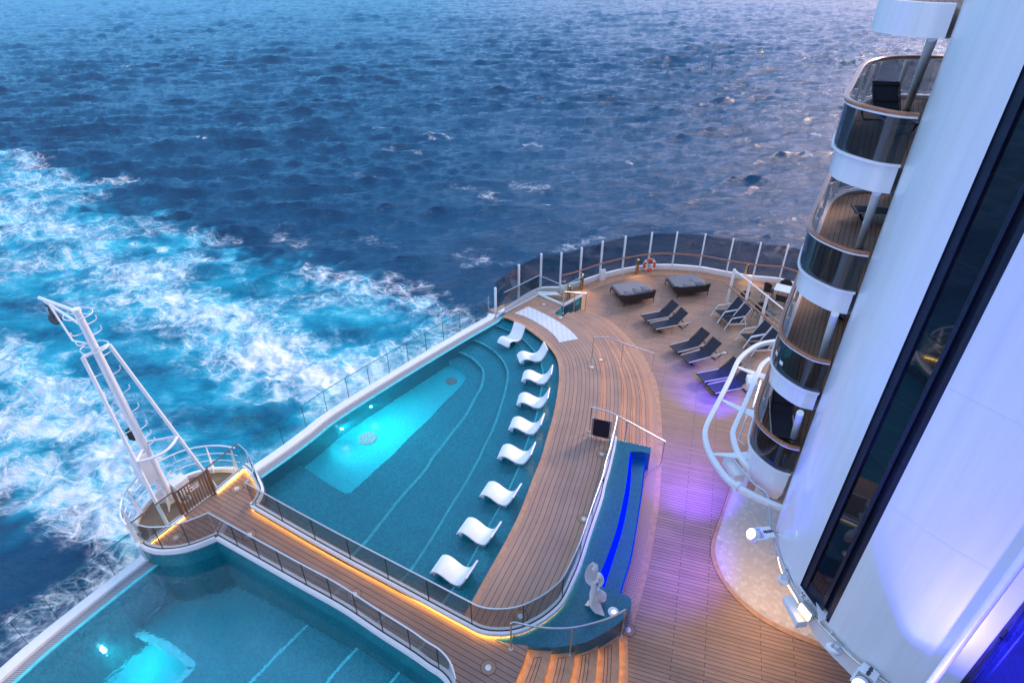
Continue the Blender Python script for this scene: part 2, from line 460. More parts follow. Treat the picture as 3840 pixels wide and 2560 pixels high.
def vnoise(X, Y, scale, seed):
    rg = np.random.RandomState(seed); t = rg.rand(64, 64)
    k = np.fft.fftfreq(64); kx, ky = np.meshgrid(k, k, indexing='ij')
    t = np.real(np.fft.ifft2(np.fft.fft2(t) * np.exp(-(np.hypot(kx, ky) * 6) ** 2))); t = (t - t.mean()) / t.std()
    return sample(t, X, Y, 64 * scale)

def seg_dist(X, Y, pts):
    d = np.full(X.shape, 1e9)
    for a, b in zip(pts, pts[1:]):
        ax, ay, bx, by = a[0], a[1], b[0], b[1]; vx, vy = bx - ax, by - ay
        t = np.clip(((X - ax) * vx + (Y - ay) * vy) / (vx * vx + vy * vy + 1e-9), 0, 1)
        d = np.minimum(d, np.hypot(X - ax - t * vx, Y - ay - t * vy))
    return d

def inside(X, Y, poly):
    r = np.zeros(X.shape, bool); j = len(poly) - 1
    for i in range(len(poly)):
        xi, yi, xj, yj = poly[i][0], poly[i][1], poly[j][0], poly[j][1]
        c = ((yi > Y) != (yj > Y)) & (X < (xj - xi) * (Y - yi) / (yj - yi + 1e-12) + xi)
        r ^= c; j = i
    return r

def build_sea():
    H = CAM_H - SEA_Z
    th = np.radians(np.concatenate([np.arange(-100, -46, 1.0), np.arange(-46, 47, 0.11), np.arange(47, 101, 1.0)]))
    dep = np.radians(np.concatenate([[80, 72, 66], np.arange(62, 12, -0.085), np.arange(12, 2.6, -0.05), [2.5, 2.2, 1.9, 1.6, 1.3, 1.0, 0.8, 0.6, 0.4]]))
    r = H / np.tan(dep)
    A, B = np.meshgrid(th, r, indexing='ij')
    X = B * np.sin(A); Y = B * np.cos(A)
    fade = np.clip((900 - B) / 500, 0, 1)
    z = np.zeros_like(X); ox = np.zeros_like(X); oy = np.zeros_like(X)
    amp = 1 + 0.25 * vnoise(X, Y, 9.0, 3)
    # ship-parallel swell and wind chop
    for Lt, n, lam, rms, wd, sd in ((151.0, 512, 19.0, 0.30, R(104), 1), (67.0, 256, 8.0, 0.105, R(78), 2), (29.0, 256, 2.6, 0.03, R(100), 5)):
        t = ocean_tile(Lt, n, lam, rms, wd, sd)
        ca, sa = 1.0, 0.0
        Xr = X * ca - Y * sa; Yr = X * sa + Y * ca
        hz = sample(t[0], Xr, Yr, Lt); hx = sample(t[1], Xr, Yr, Lt); hy = sample(t[2], Xr, Yr, Lt)
        z += hz * amp; ox -= (hx * ca + hy * sa) * 1.05; oy -= (-hx * sa + hy * ca) * 1.05
    crest = z.copy()
    sea = lambda pts: [W(P(*q), SEA_Z) for q in pts]
    # churned, aerated water behind the stern
    edge = sea([(-400, 250), (-60, 330), (40, 340), (75, 372), (150, 395), (235, 420), (300, 405), (262, 440), (225, 470), (300, 490), (345, 465), (390, 520), (470, 520), (540, 540), (520, 568), (610, 610), (700, 595), (745, 640), (830, 632), (905, 672), (985, 678), (1060, 730), (1120, 790), (1000, 1000), (700, 1300), (430, 1350), (330, 1300), (230, 1270), (120, 1200), (40, 1170), (-300, 1150)])
    inn = inside(X, Y, edge)
    d = seg_dist(X, Y, edge + [edge[0]]); sd = np.where(inn, d, -d)
    wob = 1.3 * vnoise(X, Y, 0.55, 11) + 0.7 * vnoise(X, Y, 0.22, 12)
    sd2 = sd + wob
    aer = np.clip(sd2 / 5.0 + 0.35, 0, 1)
    foam = np.zeros_like(X)
    def stroke(pts, w, val):
        nonlocal foam
        foam = np.maximum(foam, val * np.exp(-(np.maximum(0, seg_dist(X, Y, sea(pts)) + 0.25 * w * vnoise(X, Y, 0.3, 21)) / w) ** 2))
    foam = np.maximum(foam, 0.25 * np.clip(sd2 / 5 + 0.35, 0, 1))
    # first white band
    stroke([(-60, 460), (60, 520), (170, 565), (300, 620), (420, 670)], 8.0, 0.58)
    stroke([(330, 640), (430, 690), (520, 740), (620, 795), (720, 835), (850, 850), (1000, 840), (1080, 800)], 6.5, 0.72)
    stroke([(620, 800), (700, 860), (820, 900), (930, 880), (1040, 830)], 5.0, 0.88)
    stroke([(700, 900), (760, 940), (840, 940)], 3.0, 0.8)
    stroke([(370, 660), (430, 690)], 2.2, 0.85)
    stroke([(700, 640), (850, 660), (960, 690), (1060, 745)], 3.2, 0.66)
    stroke([(760, 690), (900, 730), (1020, 770)], 4.0, 0.55)
    stroke([(20, 350), (90, 385), (180, 420), (290, 408)], 2.6, 0.56)
    stroke([(40, 395), (100, 430), (150, 420)], 2.8, 0.56)
    stroke([(360, 530), (440, 545), (520, 545)], 2.2, 0.52)
    stroke([(365, 560), (375, 590)], 0.9, 0.95); stroke([(400, 620), (420, 640)], 0.9, 0.95); stroke([(430, 650), (436, 670)], 0.6, 0.95)
    stroke([(45, 350), (60, 355)], 0.9, 1.0)
    # second white band, nearest the stern
    stroke([(-80, 800), (60, 840), (150, 890), (230, 960)], 4.0, 0.72)
    stroke([(-80, 960), (60, 980), (180, 1010), (300, 1080)], 4.2, 0.86)
    stroke([(-60, 1120), (90, 1090), (220, 1150), (310, 1180)], 3.0, 0.9)
    stroke([(60, 1130), (180, 1200), (250, 1260), (320, 1290)], 1.6, 0.7)
    stroke([(40, 1420), (150, 1360), (240, 1345), (300, 1330)], 1.2, 0.55)
    stroke([(0, 1500), (90, 1440), (200, 1350)], 1.4, 0.5)
    # clearer turquoise lane between the two bands
    lane = np.exp(-(seg_dist(X, Y, sea([(-60, 680), (80, 730), (240, 800), (330, 880), (430, 960), (540, 1010), (640, 985)])) / 3.6) ** 2)
    foam *= 1 - 0.62 * lane
    lane2 = np.exp(-(seg_dist(X, Y, sea([(20, 1015), (110, 1025), (200, 1030)])) / 1.5) ** 2); foam *= 1 - 0.5 * lane2
    for q, w in (((470, 640), 2.0), ((100, 570), 1.6), ((330, 580), 2.2), ((760, 740), 2.0), ((900, 740), 2.4), ((620, 660), 2.4)):
        c = sea([q])[0]; foam *= 1 - 0.6 * np.exp(-((X - c.x) ** 2 + (Y - c.y) ** 2) / (2 * w) ** 2)
    # scattered whitecaps and old foam lace on the open water
    for pts, w, v in (([(965, 310), (985, 303), (1010, 308), (1040, 318)], 0.45, 0.62), ([(975, 306), (1000, 318)], 1.2, 0.38), ([(860, 296), (930, 291)], 0.5, 0.55),
                      ([(900, 345), (950, 350)], 2.2, 0.36), ([(1205, 335), (1225, 331), (1240, 337)], 0.8, 0.6), ([(1050, 430), (1110, 440), (1140, 470)], 2.6, 0.27),
                      ([(1180, 425), (1260, 440)], 2.2, 0.3), ([(1210, 466), (1260, 470)], 0.5, 0.6), ([(1440, 372), (1452, 376)], 0.5, 0.7), ([(440, 323), (475, 325)], 0.5, 0.7),
                      ([(110, 37), (150, 38)], 1.0, 0.6), ([(425, 108), (450, 110)], 0.7, 0.7), ([(280, 151), (300, 152)], 0.7, 0.7), ([(1870, 305), (1900, 312)], 0.8, 0.75),
                      ([(1700, 215), (1720, 219)], 0.7, 0.6), ([(1830, 345), (1870, 360)], 1.6, 0.3), ([(1040, 575), (1100, 590)], 2.4, 0.22), ([(1075, 610), (1180, 600)], 1.2, 0.24), ([(1280, 570), (1380, 545)], 1.0, 0.22),
                      ([(1900, 540), (1960, 560)], 1.0, 0.3), ([(620, 520), (700, 560)], 2.0, 0.3), ([(850, 540), (900, 575)], 1.8, 0.28), ([(820, 400), (870, 408)], 1.4, 0.3), ([(1350, 40), (1370, 41)], 0.8, 0.5)):
        stroke(pts, w, v)
    turb = np.clip(foam, 0, 1) * np.clip(sd / 2 + 1, 0, 1)
    z += turb * (0.22 * vnoise(X, Y, 0.35, 31) + 0.10 * vnoise(X, Y, 0.13, 32))
    z *= fade
    px = X + ox * fade; py = Y + oy * fade
    n, m = X.shape
    co = np.stack([px, py, SEA_Z + z], -1).reshape(-1, 3)
    idx = np.arange(n * m).reshape(n, m)
    q = np.stack([idx[:-1, :-1], idx[:-1, 1:], idx[1:, 1:], idx[1:, :-1]], -1).reshape(-1, 4)
    me = bpy.data.meshes.new('sea')
    me.vertices.add(len(co)); me.vertices.foreach_set('co', co.ravel().astype(np.float32))
    me.loops.add(q.size); me.loops.foreach_set('vertex_index', q.ravel().astype(np.int32))
    me.polygons.add(len(q)); me.polygons.foreach_set('loop_start', np.arange(0, q.size, 4, dtype=np.int32))
    me.polygons.foreach_set('use_smooth', np.ones(len(q), bool))
    me.update(calc_edges=True)
    if me.polygons[0].normal.z < 0: me.flip_normals()
    for nm, a in (('foam', foam), ('aerated', aer), ('crest', crest)):
        at = me.attributes.new(nm, 'FLOAT', 'POINT'); at.data.foreach_set('value', a.ravel().astype(np.float32))
    me.materials.append(sea_mat())
    o = bpy.data.objects.new('sea', me); COL.objects.link(o)
    tag(o, 'open blue sea with a churned turquoise and white wake', 'sea', kind='structure')

def sea_mat():
    m, nt, out = new_mat('sea_water')
    tc = nd(nt, 'TexCoord')
    at = lambda n: nd(nt, 'Attribute', attribute_name=n).outputs['Fac']
    foam, aer = at('foam'), at('aerated')
    def fbm(vec, scale, detail, rough=0.6, dist=0.0):
        n = nd(nt, 'TexNoise', i_Scale=scale, i_Detail=detail, i_Roughness=rough, i_Distortion=dist); lk(nt, vec, n.inputs['Vector']); return n
    def warp(vec, scale, amt, detail=3.0):
        n = fbm(vec, scale, detail); s = nd(nt, 'VectorMath', operation='SUBTRACT'); lk(nt, n.outputs['Color'], s.inputs[0]); s.inputs[1].default_value = (0.5, 0.5, 0.5)
        v = nd(nt, 'VectorMath', operation='MULTIPLY_ADD'); lk(nt, s.outputs[0], v.inputs[0]); v.inputs[1].default_value = (amt, amt, 0); lk(nt, vec, v.inputs[2]); return v.outputs[0]
    flat = nd(nt, 'VectorMath', operation='MULTIPLY'); lk(nt, tc.outputs['Object'], flat.inputs[0]); flat.inputs[1].default_value = (1, 1, 0.0)
    # the wake drifts away from the stern: stretch the foam a little along that line
    fl = nd(nt, 'Mapping'); fl.inputs['Rotation'].default_value = (0, 0, R(58)); fl.inputs['Scale'].default_value = (0.72, 1.0, 1.0); lk(nt, flat.outputs[0], fl.inputs[0])
    w1 = warp(fl.outputs[0], 0.15, 3.2); w2 = warp(w1, 0.6, 0.9, 4.0); w3 = warp(w2, 2.4, 0.16)
    def lace(scale, width):
        v = nd(nt, 'TexVoronoi', feature='DISTANCE_TO_EDGE', i_Scale=scale); lk(nt, w3, v.inputs['Vector'])
        r = nd(nt, 'MapRange', interpolation_type='SMOOTHSTEP'); lk(nt, v.outputs['Distance'], r.inputs['Value']); r.inputs['From Min'].default_value = 0.0; r.inputs['From Max'].default_value = width
        r.inputs['To Min'].default_value = 1.0; r.inputs['To Max'].default_value = 0.0; return r.outputs[0]
    l1, l2, l3 = lace(0.38, 0.10), lace(0.95, 0.14), lace(2.3, 0.20)
    big = fbm(w1, 0.13, 5.0, 0.6).outputs['Fac']; mid = fbm(w1, 0.42, 9.0, 0.66).outputs['Fac']; fine = fbm(w1, 2.1, 8.0, 0.7).outputs['Fac']
    lc = mathn(nt, 'MAXIMUM', l1, mathn(nt, 'MAXIMUM', mathn(nt, 'MULTIPLY', l2, 0.82), mathn(nt, 'MULTIPLY', l3, 0.42)))
    brk = nd(nt, 'MapRange'); lk(nt, fine, brk.inputs['Value']); brk.inputs['From Min'].default_value = 0.36; brk.inputs['From Max'].default_value = 0.62
    lc = mathn(nt, 'MULTIPLY', lc, mathn(nt, 'ADD', 0.25, mathn(nt, 'MULTIPLY', brk.outputs[0], 0.9)))
    dens = mathn(nt, 'ADD', foam, mathn(nt, 'MULTIPLY', mathn(nt, 'SUBTRACT', big, 0.5), 1.25))
    dens = mathn(nt, 'ADD', dens, mathn(nt, 'MULTIPLY', mathn(nt, 'SUBTRACT', mid, 0.5), 1.15))
    def ss(x, lo, hi):
        r = nd(nt, 'MapRange', interpolation_type='SMOOTHSTEP'); lk(nt, x, r.inputs['Value']); r.inputs['From Min'].default_value = lo; r.inputs['From Max'].default_value = hi; return r.outputs[0]
    wash = ss(mathn(nt, 'ADD', dens, mathn(nt, 'MULTIPLY', mathn(nt, 'SUBTRACT', fine, 0.5), 0.7)), 0.44, 1.02)
    lacef = mathn(nt, 'MULTIPLY', lc, ss(dens, 0.12, 0.66))
    has = ss(foam, 0.02, 0.2)
    fm = mathn(nt, 'MULTIPLY', mathn(nt, 'MAXIMUM', mathn(nt, 'MULTIPLY', wash, 0.97), lacef), has, True)
    # bubbles under the surface, from clear blue to milky turquoise
    am = fbm(w1, 0.21, 6.0, 0.62).outputs['Fac']
    av = mathn(nt, 'MULTIPLY', aer, mathn(nt, 'ADD', 0.26, mathn(nt, 'ADD', mathn(nt, 'MULTIPLY', mathn(nt, 'SUBTRACT', am, 0.45), 1.7), mathn(nt, 'MULTIPLY', foam, 0.66))), True)
    wc = ramp(nt, [(0.0, SEA_DEEP), (0.22, (0.001, 0.12, 0.21)), (0.5, (0.003, 0.27, 0.39)), (0.78, (0.04, 0.47, 0.58)), (1.0, (0.20, 0.64, 0.74))], av)
    b = nd(nt, 'BsdfPrincipled'); lk(nt, b.outputs[0], out.inputs[0])
    lk(nt, mixc(nt, fm, wc.outputs[0], (0.84, 0.86, 0.88)), b.inputs['Base Color'])
    rr = mathn(nt, 'ADD', 0.06, mathn(nt, 'MULTIPLY', fm, 0.7)); lk(nt, rr, b.inputs['Roughness'])
    b.inputs['IOR'].default_value = 1.33
    lk(nt, mathn(nt, 'MULTIPLY', mathn(nt, 'SUBTRACT', 1.0, fm), 0.5), b.inputs['Specular IOR Level'])
    # ripples and wavelets
    mp = nd(nt, 'Mapping'); mp.inputs['Rotation'].default_value = (0, 0, R(-10)); mp.inputs['Scale'].default_value = (0.34, 1.0, 1.0); lk(nt, tc.outputs['Object'], mp.inputs[0])
    rw = warp(mp.outputs[0], 0.5, 0.9)
    a1 = fbm(rw, 0.55, 10.0, 0.67).outputs['Fac']; a2 = fbm(rw, 2.6, 5.0, 0.62).outputs['Fac']
    h = mathn(nt, 'ADD', mathn(nt, 'MULTIPLY', a1, 1.0), mathn(nt, 'ADD', mathn(nt, 'MULTIPLY', a2, 0.42), mathn(nt, 'MULTIPLY', fm, 0.12)))
    bp = nd(nt, 'Bump', i_Strength=1.0, i_Distance=0.62); lk(nt, h, bp.inputs['Height']); lk(nt, bp.outputs[0], b.inputs['Normal'])
    return m
SEA_DEEP = (0.0006, 0.047, 0.112)
build_sea()

# ------------------------------------------------------------------ levels
ZB, ZU, ZL = 0.80, 0.68, 0.27          # raised walkways, water of the two pools
# measured plan curves --------------------------------------------------------
surr_in = smooth(WL(MM, [(1112, 588), (1180, 610), (1300, 680), (1400, 757), (1470, 832), (1505, 905), (1514, 1000), (1509, 1080), (1495, 1180), (1470, 1300), (1430, 1440), (1395, 1568)], ZB)
                 + WL(BM, [(1335, 190), (1250, 415), (1150, 620), (1040, 820), (930, 1020), (840, 1185)], ZB), 110)
shoe_out = smooth(WL(U, [(497, 635), (480, 740), (440, 920), (400, 1090), (340, 1300)], ZB)
                  + WL(BM, [(1785, 335), (1710, 560), (1640, 780), (1590, 900), (1520, 1040), (1430, 1130), (1340, 1190), (1230, 1240), (1100, 1262), (960, 1248), (840, 1190), (670, 1098), (500, 1005), (250, 870), (0, 735)], ZB)
                  + WL(BL, [(2040, 570), (1735, 393)], ZB), 150)
wing_up = smooth(WL(G, [(2010, 1150), (2080, 1085), (2140, 985), (2160, 880), (2125, 775), (2050, 645), (1960, 560), (1918, 540)], ZB), 40)
shoe_low = smooth(WL(BL, [(1485, 600), (1760, 757), (2050, 922), (2334, 1082)], ZB) + WL(BM, [(250, 1250), (480, 1400), (590, 1480), (680, 1540), (740, 1620), (770, 1720)], ZB), 90)
wing_low = smooth(WL(BL, [(970, 650), (1000, 672), (1070, 692), (1150, 695), (1250, 683), (1350, 655), (1440, 620), (1485, 600)], ZB), 40)
step_r = [None] * 5
zr = [0.80, 0.64, 0.48, 0.32, 0.16]
rk = [[(240, 835), (330, 882), (420, 950), (490, 1030), (540, 1115), (570, 1205), (588, 1320), (590, 1450), (585, 1568)],
      [(300, 808), (400, 840), (520, 930), (620, 1045), (695, 1180), (745, 1330), (768, 1450), (768, 1568)],
      [(345, 800), (480, 868), (600, 968), (700, 1090), (785, 1260), (830, 1400), (852, 1568)],
      [(385, 793), (540, 850), (675, 966), (775, 1098), (855, 1260), (900, 1400), (927, 1568)],
      [(425, 790), (560, 846), (680, 936), (790, 1056), (880, 1200), (940, 1330), (975, 1450), (1000, 1568)]]
ru = [[(262, 200), (245, 360), (222, 600)], [(562, 200), (545, 400), (528, 635)], [(695, 200), (688, 420), (678, 662)], [(824, 200), (830, 420), (832, 690)], [(942, 200), (952, 450), (955, 720)]]
for i in range(5):
    step_r[i] = smooth(WL(K, rk[i], zr[i]) + WL(U, ru[i], zr[i]), 80)
rear_out = WL(T, [(430, 850), (1030, 503), (1462, 690), (1300, 838)], ZB)
outer_surr = resample(rear_out, 30) + step_r[0] + [W(U(300, 605), ZB), W(U(400, 620), ZB)] + shoe_out[:105]
lip_u = smooth(WL(MM, [(1105, 597), (1085, 625), (1040, 655), (840, 770), (420, 1025), (0, 1293)], ZU) + WL(ML, [(2160, 1430), (1990, 1560)], ZU) + WL(BL, [(1790, 170)], ZU), 70)
lip_l = smooth(WL(BL, [(1110, 742), (800, 985), (400, 1310), (130, 1550), (-300, 1950), (-600, 2260)], ZL), 60)

# ------------------------------------------------------------------ decks
deck_edge = smooth([W(MM(1050, 560), 0.0) + Vector((-0.3, 0.2, 0))] + WL(K, [(60, 640), (228, 630), (397, 580), (572, 520), (765, 475), (985, 440), (1195, 437), (1430, 455), (1662, 497), (1890, 535), (2117, 560)], 0.0) + [Vector((17.4, 28.9, 0)), Vector((20.5, 26.6, 0)), Vector((23.5, 23.5, 0)), Vector((26, 19.5, 0))], 120)
deck_edge = atz(deck_edge, 0)
inner = [W(BM(1150, 1700), 0), W(BM(1060, 1250), 0)] + atz(list(reversed(shoe_out[::6][:17])), 0) + atz(list(reversed(step_r[0][::8])), 0) + [W(T(1300, 838), 0), W(T(1462, 690), 0), W(T(1030, 503), 0), W(T(420, 860), 0)]
main_poly = deck_edge + [Vector((29, 2, 0)), Vector((20, -9, 0)), Vector((0, -9, 0)), Vector((-2, 2.2, 0))] + inner
m = MB(); m.fill(main_poly, 0.0)
struct('main_deck', m, M['teak'], 'wide brown teak main deck with thin dark caulking lines', 'deck')
# teak border running along the windscreen
m = MB(); m.strip(atz(deck_edge, 0.004), atz(offset(deck_edge, -0.75), 0.004))
struct('deck_border', m, M['warmwood'], 'plain teak border along the curved glass windscreen', 'deck')

# the raised surround of the upper pool
n = 140
a = resample(surr_in, n); b = resample(outer_surr, n)
# pair by matching stations so that the sheet does not fold
st_in = [0.0, 0.04, 0.30, 0.62, 1.0]; st_out_idx = [0, 60, 75, 0, 0]
def station(path, f):
    L = [0.0]
    for p, q in zip(path, path[1:]): L.append(L[-1] + (q - p).length)
    t = f * L[-1]
    for i in range(len(path) - 1):
        if L[i + 1] >= t: return path[i].lerp(path[i + 1], (t - L[i]) / max(1e-9, L[i + 1] - L[i]))
    return path[-1]
def nearest_f(path, q):
    L = [0.0]; best = (1e9, 0)
    for p, r in zip(path, path[1:]): L.append(L[-1] + (r - p).length)
    for i, p in enumerate(path):
        d = (p - q).length
        if d < best[0]: best = (d, L[i] / L[-1])
    return best[1]
key_out = [W(T(430, 850), ZB), W(T(1300, 838), ZB), step_r[0][25], step_r[0][55], step_r[0][-1], W(U(497, 635), ZB), shoe_out[30], shoe_out[60], shoe_out[104]]
ko = [0.0] + [nearest_f(outer_surr, q) for q in key_out[1:-1]] + [1.0]
ki = [0.0] + [nearest_f(surr_in, q) for q in key_out[1:-1]] + [1.0]
for i in range(1, len(ki)): ki[i] = max(ki[i], ki[i - 1] + 1e-4)
ki = [min(1, q) for q in ki]
aa, bb = [], []
for i in range(n):
    f = i / (n - 1) * (len(ki) - 1); j = min(int(f), len(ki) - 2); t = f - j
    aa.append(station(surr_in, ki[j] + (ki[j + 1] - ki[j]) * t)); bb.append(station(outer_surr, ko[j] + (ko[j + 1] - ko[j]) * t))
m = MB(); nv = 14; vs = []; uv = []
Lin = [0.0]
for p, q in zip(surr_in, surr_in[1:]): Lin.append(Lin[-1] + (q - p).length)
for i in range(n):
    for k in range(nv + 1):
        q = aa[i].lerp(bb[i], k / nv); vs.append(q)
        best = (1e9, 0)
        for s_ in range(0, len(surr_in) - 1):
            p0, p1 = surr_in[s_], surr_in[s_ + 1]; d_ = p1 - p0
            t_ = max(0, min(1, (q - p0).dot(d_) / max(1e-9, d_.dot(d_)))); dd = (q - p0 - d_ * t_).length
            if dd < best[0]: best = (dd, Lin[s_] + t_ * d_.length)
        uv.append((best[1], best[0] + 0.02))
fs, us = [], []
for i in range(n - 1):
    for k in range(nv):
        f = (i * (nv + 1) + k, i * (nv + 1) + k + 1, (i + 1) * (nv + 1) + k + 1, (i + 1) * (nv + 1) + k)
        fs.append(f); us.append([uv[q] for q in f])
m.add(vs, fs, us)
struct('pool_surround', m, M['teakc'], 'raised teak surround with planks following the curved edge of the upper pool', 'deck')
m = MB(); m.wall(surr_in, -0.7, ZB - 0.004); m.wall(resample(rear_out, 30) , 0.0, ZB - 0.004)
struct('pool_side_wall', m, M['teal'], 'teal mosaic side of the raised pool surround', 'wall')
m = MB(); m.sweep(surr_in, [(0.0, -0.05), (0.0, 0.006), (-0.16, 0.006), (-0.16, -0.05)])
struct('surround_edge', m, M['warmwood'], 'solid teak margin along the water edge of the upper pool', 'deck')

# the straight walkway between the pools, with its rounded head by the crane
up_edge = list(reversed(shoe_out[100:])) + []
bridge_poly = list(reversed(shoe_low))[::-1]
left_low = list(reversed(wing_low))
walk = shoe_low + [W(S(330, 1080), ZB) + Vector((0.2, -1.8, 0)), W(S(350, 1019), ZB), W(S(420, 850), ZB), W(S(480, 720), ZB), W(S(535, 545), ZB), W(S(545, 475), ZB)] + shoe_out[98:] + wing_up + [W(G(1490, 930), ZB), W(G(1065, 1250), ZB)] + wing_low
# remove near-duplicates
wk = []
for q in walk:
    if not wk or (q - wk[-1]).length > 0.02: wk.append(q)
m = MB(); m.fill(wk, ZB + 0.003)
struct('pool_walkway', m, M['teakb'], 'straight teak walkway between the two pools with a rounded head at the crane', 'deck')
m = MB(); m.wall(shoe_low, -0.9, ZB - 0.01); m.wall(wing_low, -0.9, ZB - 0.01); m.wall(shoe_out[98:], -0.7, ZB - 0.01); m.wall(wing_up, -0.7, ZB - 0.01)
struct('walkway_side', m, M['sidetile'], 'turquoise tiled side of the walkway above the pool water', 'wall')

# ------------------------------------------------------------------ pools
def app(d): return d * 0.78
lev_u = [0.20, 0.42, 0.68, 0.95, 1.35]
Lu = [MM, BM]
def curve(parts, z, n=70, ext=()):
    pts = []
    for fr, q in parts: pts += WL(fr, q, z)
    return smooth(pts + [Vector(e) for e in ext], n)
U1 = curve([(MM, [(1025, 655), (1120, 690), (1220, 745), (1300, 820), (1350, 892), (1370, 960), (1374, 1030), (1360, 1110), (1335, 1250), (1300, 1370), (1270, 1440)]), (BM, [(1225, 50), (1180, 160), (1100, 325), (1000, 500), (900, 690), (800, 860), (720, 975), (640, 1100)])], ZU - app(0.20))
U2 = curve([(MM, [(865, 760), (950, 790), (1030, 838), (1090, 898), (1124, 960), (1132, 1020), (1115, 1110), (1080, 1230), (1030, 1370), (970, 1490), (935, 1568)]), (BM, [(850, 190), (720, 400), (600, 600), (480, 780), (385, 890), (340, 960)])], ZU - app(0.42))
U3 = curve([(MM, [(750, 850), (830, 870), (900, 910), (950, 962), (965, 1010), (950, 1090), (900, 1180), (840, 1290), (760, 1390), (690, 1480), (620, 1568)]), (BM, [(560, 130), (400, 310), (280, 460), (160, 610), (60, 710), (0, 790)])], ZU - app(0.68))
U4 = curve([(MM, [(665, 915), (750, 930), (820, 962), (858, 1010), (845, 1060), (790, 1125), (700, 1210), (600, 1320), (480, 1430), (345, 1568)]), (BM, [(250, 120), (150, 212), (70, 285)])], ZU - app(0.95), 60) + \
     resample([W(BM(30, 292), ZU - app(0.95)), W(P(740, 1108), ZU - app(0.95)), W(P(672, 1060), ZU - app(0.95))], 10)
lipz = lambda z: atz(offset(lip_u, 0.0), z)
def nearest_i(path, q): return min(range(len(path)), key=lambda i: (Vector((path[i].x, path[i].y, 0)) - Vector((q.x, q.y, 0))).length)
bw = resample([W(BM(840, 1190), ZB)] + list(shoe_out[112:]) + list(wing_up[:12]), 60)
bw = shoe_out[104:] + wing_up[1:8]
def ground(path, z): return atz(path, z)
m = MB()
zs = [ZU - d for d in lev_u]
end1 = bw
m.strip(resample(atz(surr_in, zs[0]), 70), atz(U1, zs[0]))
m.strip(atz(U1, zs[1]), atz(U2, zs[1])); m.strip(atz(U2, zs[2]), atz(U3, zs[2]))
wallpath = [bw[nearest_i(bw, U3[-1])]] + bw[nearest_i(bw, U3[-1]):] + [lip_u[-1]]
U3x = U3 + wallpath
i4 = nearest_i(lip_u, U4[-1])
U4x = U4 + lip_u[i4:]
i0 = nearest_i(lip_u, U4[0]); i3_ = nearest_i(lip_u, U3[0])
m.fill(atz(U3 + wallpath + list(reversed(lip_u[i4:-1])) + list(reversed(U4)) + list(reversed(lip_u[i3_:i0])), 0), zs[3])
# corner by the bridge and by the stern between ledges is closed by the outer sheet a little lower
m.fill(atz(resample(surr_in, 40) + bw + list(reversed(lip_u)), 0), zs[4] - 0.02)
for c, z0, z1 in ((U1, zs[1], zs[0]), (U2, zs[2], zs[1]), (U3, zs[3], zs[2])): m.wall(c, z0, z1)
m.wall(lip_u, zs[4] - 0.02, ZU - 0.01)
struct('upper_pool_basin', m, M['teal'], 'teal mosaic basin of the upper pool with curved ledges', 'pool')
m = MB(); i0 = nearest_i(lip_u, U4[0])
m.fill(atz(U4 + list(reversed(lip_u[i0:i4])), 0), zs[4]); m.wall(U4, zs[4], zs[3])
struct('upper_pool_deep_floor', m, M['deeptile'], 'turquoise floor of the deep end in the upper pool, lamp glow put into its colour', 'pool')
m = MB()
for c, z, wd in ((U1, zs[0], 0.065), (U2, zs[1], 0.09), (U3, zs[2], 0.11)):
    m.sweep(atz(c, z), [(0.0, -0.06), (0.0, 0.005), (wd, 0.005), (wd, -0.06)])
struct('upper_pool_nosings', m, M['nosing'], 'pale turquoise lines along the curved ledges of the upper pool', 'pool')
m = MB(); m.fill(atz(resample(surr_in, 60) + bw + list(reversed(lip_u)), 0), ZU)
struct('upper_pool_water', m, M['water'], 'clear rippled water of the upper pool', 'water')

# lower pool, partly outside the picture
lev_l = [0.45, 0.62, 0.80, 1.25]
zl = [ZL - d for d in lev_l]
LA = smooth(WL(BM, [(415, 1390), (405, 1410), (280, 1568), (120, 1790), (-100, 2080)], ZL - app(0.45)), 40)
LB = smooth(WL(BM, [(112, 1230), (0, 1342)], ZL - app(0.62)) + WL(BL, [(2150, 1565), (1950, 1790), (1700, 2060)], ZL - app(0.62)), 40)
LC = smooth(WL(BL, [(2100, 1030), (2085, 1045), (1830, 1300), (1570, 1568), (1380, 1790), (1150, 2060)], ZL - app(0.8)), 40)
LD = resample(smooth(WL(BL, [(845, 1045), (1060, 1150), (1190, 1240), (1275, 1318), (1285, 1345), (1240, 1400), (1080, 1568), (900, 1790), (700, 2050)], ZL - app(0.8)), 60), 60)
low_wall = list(wing_low) + list(shoe_low)
far = [Vector((-2.0, -3.0, 0)), Vector((-13, -4.0, 0))]
pool_l = low_wall + far + list(reversed(lip_l))
m = MB()
m.fill(atz(pool_l, 0), zl[3] - 0.02)
rim = atz(shoe_low[nearest_i(shoe_low, LA[0]):], 0)
m.strip(resample(atz(LA, zl[0]), 40), resample(atz([shoe_low[-1]] + [Vector((1.2, 0, 0)), Vector((-1, -3, 0))], zl[0]), 40))
m.strip(resample([q for q in atz(LA, zl[1])], 40), atz(LB, zl[1])); m.strip(atz(LB, zl[2]), atz(LC, zl[2]))
i1 = nearest_i(low_wall, LC[0])
LCx = list(reversed(LC)) + list(reversed(low_wall[:i1])) + [lip_l[0]]
LDx = list(reversed(LD)) + [lip_l[nearest_i(lip_l, LD[0])], lip_l[0]]
ztop = zl[2] - 0.001
m.fill(atz(LC + list(reversed(LD)) + list(reversed(lip_l[:nearest_i(lip_l, LD[0])])) + low_wall[:i1], 0), ztop)
for c, z0, z1 in ((LA, zl[1], zl[0]), (LB, zl[2], zl[1])): m.wall(c, z0, z1)
m.wall(lip_l, zl[3] - 0.02, ZL - 0.01)
struct('lower_pool_basin', m, M['teallow'], 'teal mosaic basin of the lower pool', 'pool')
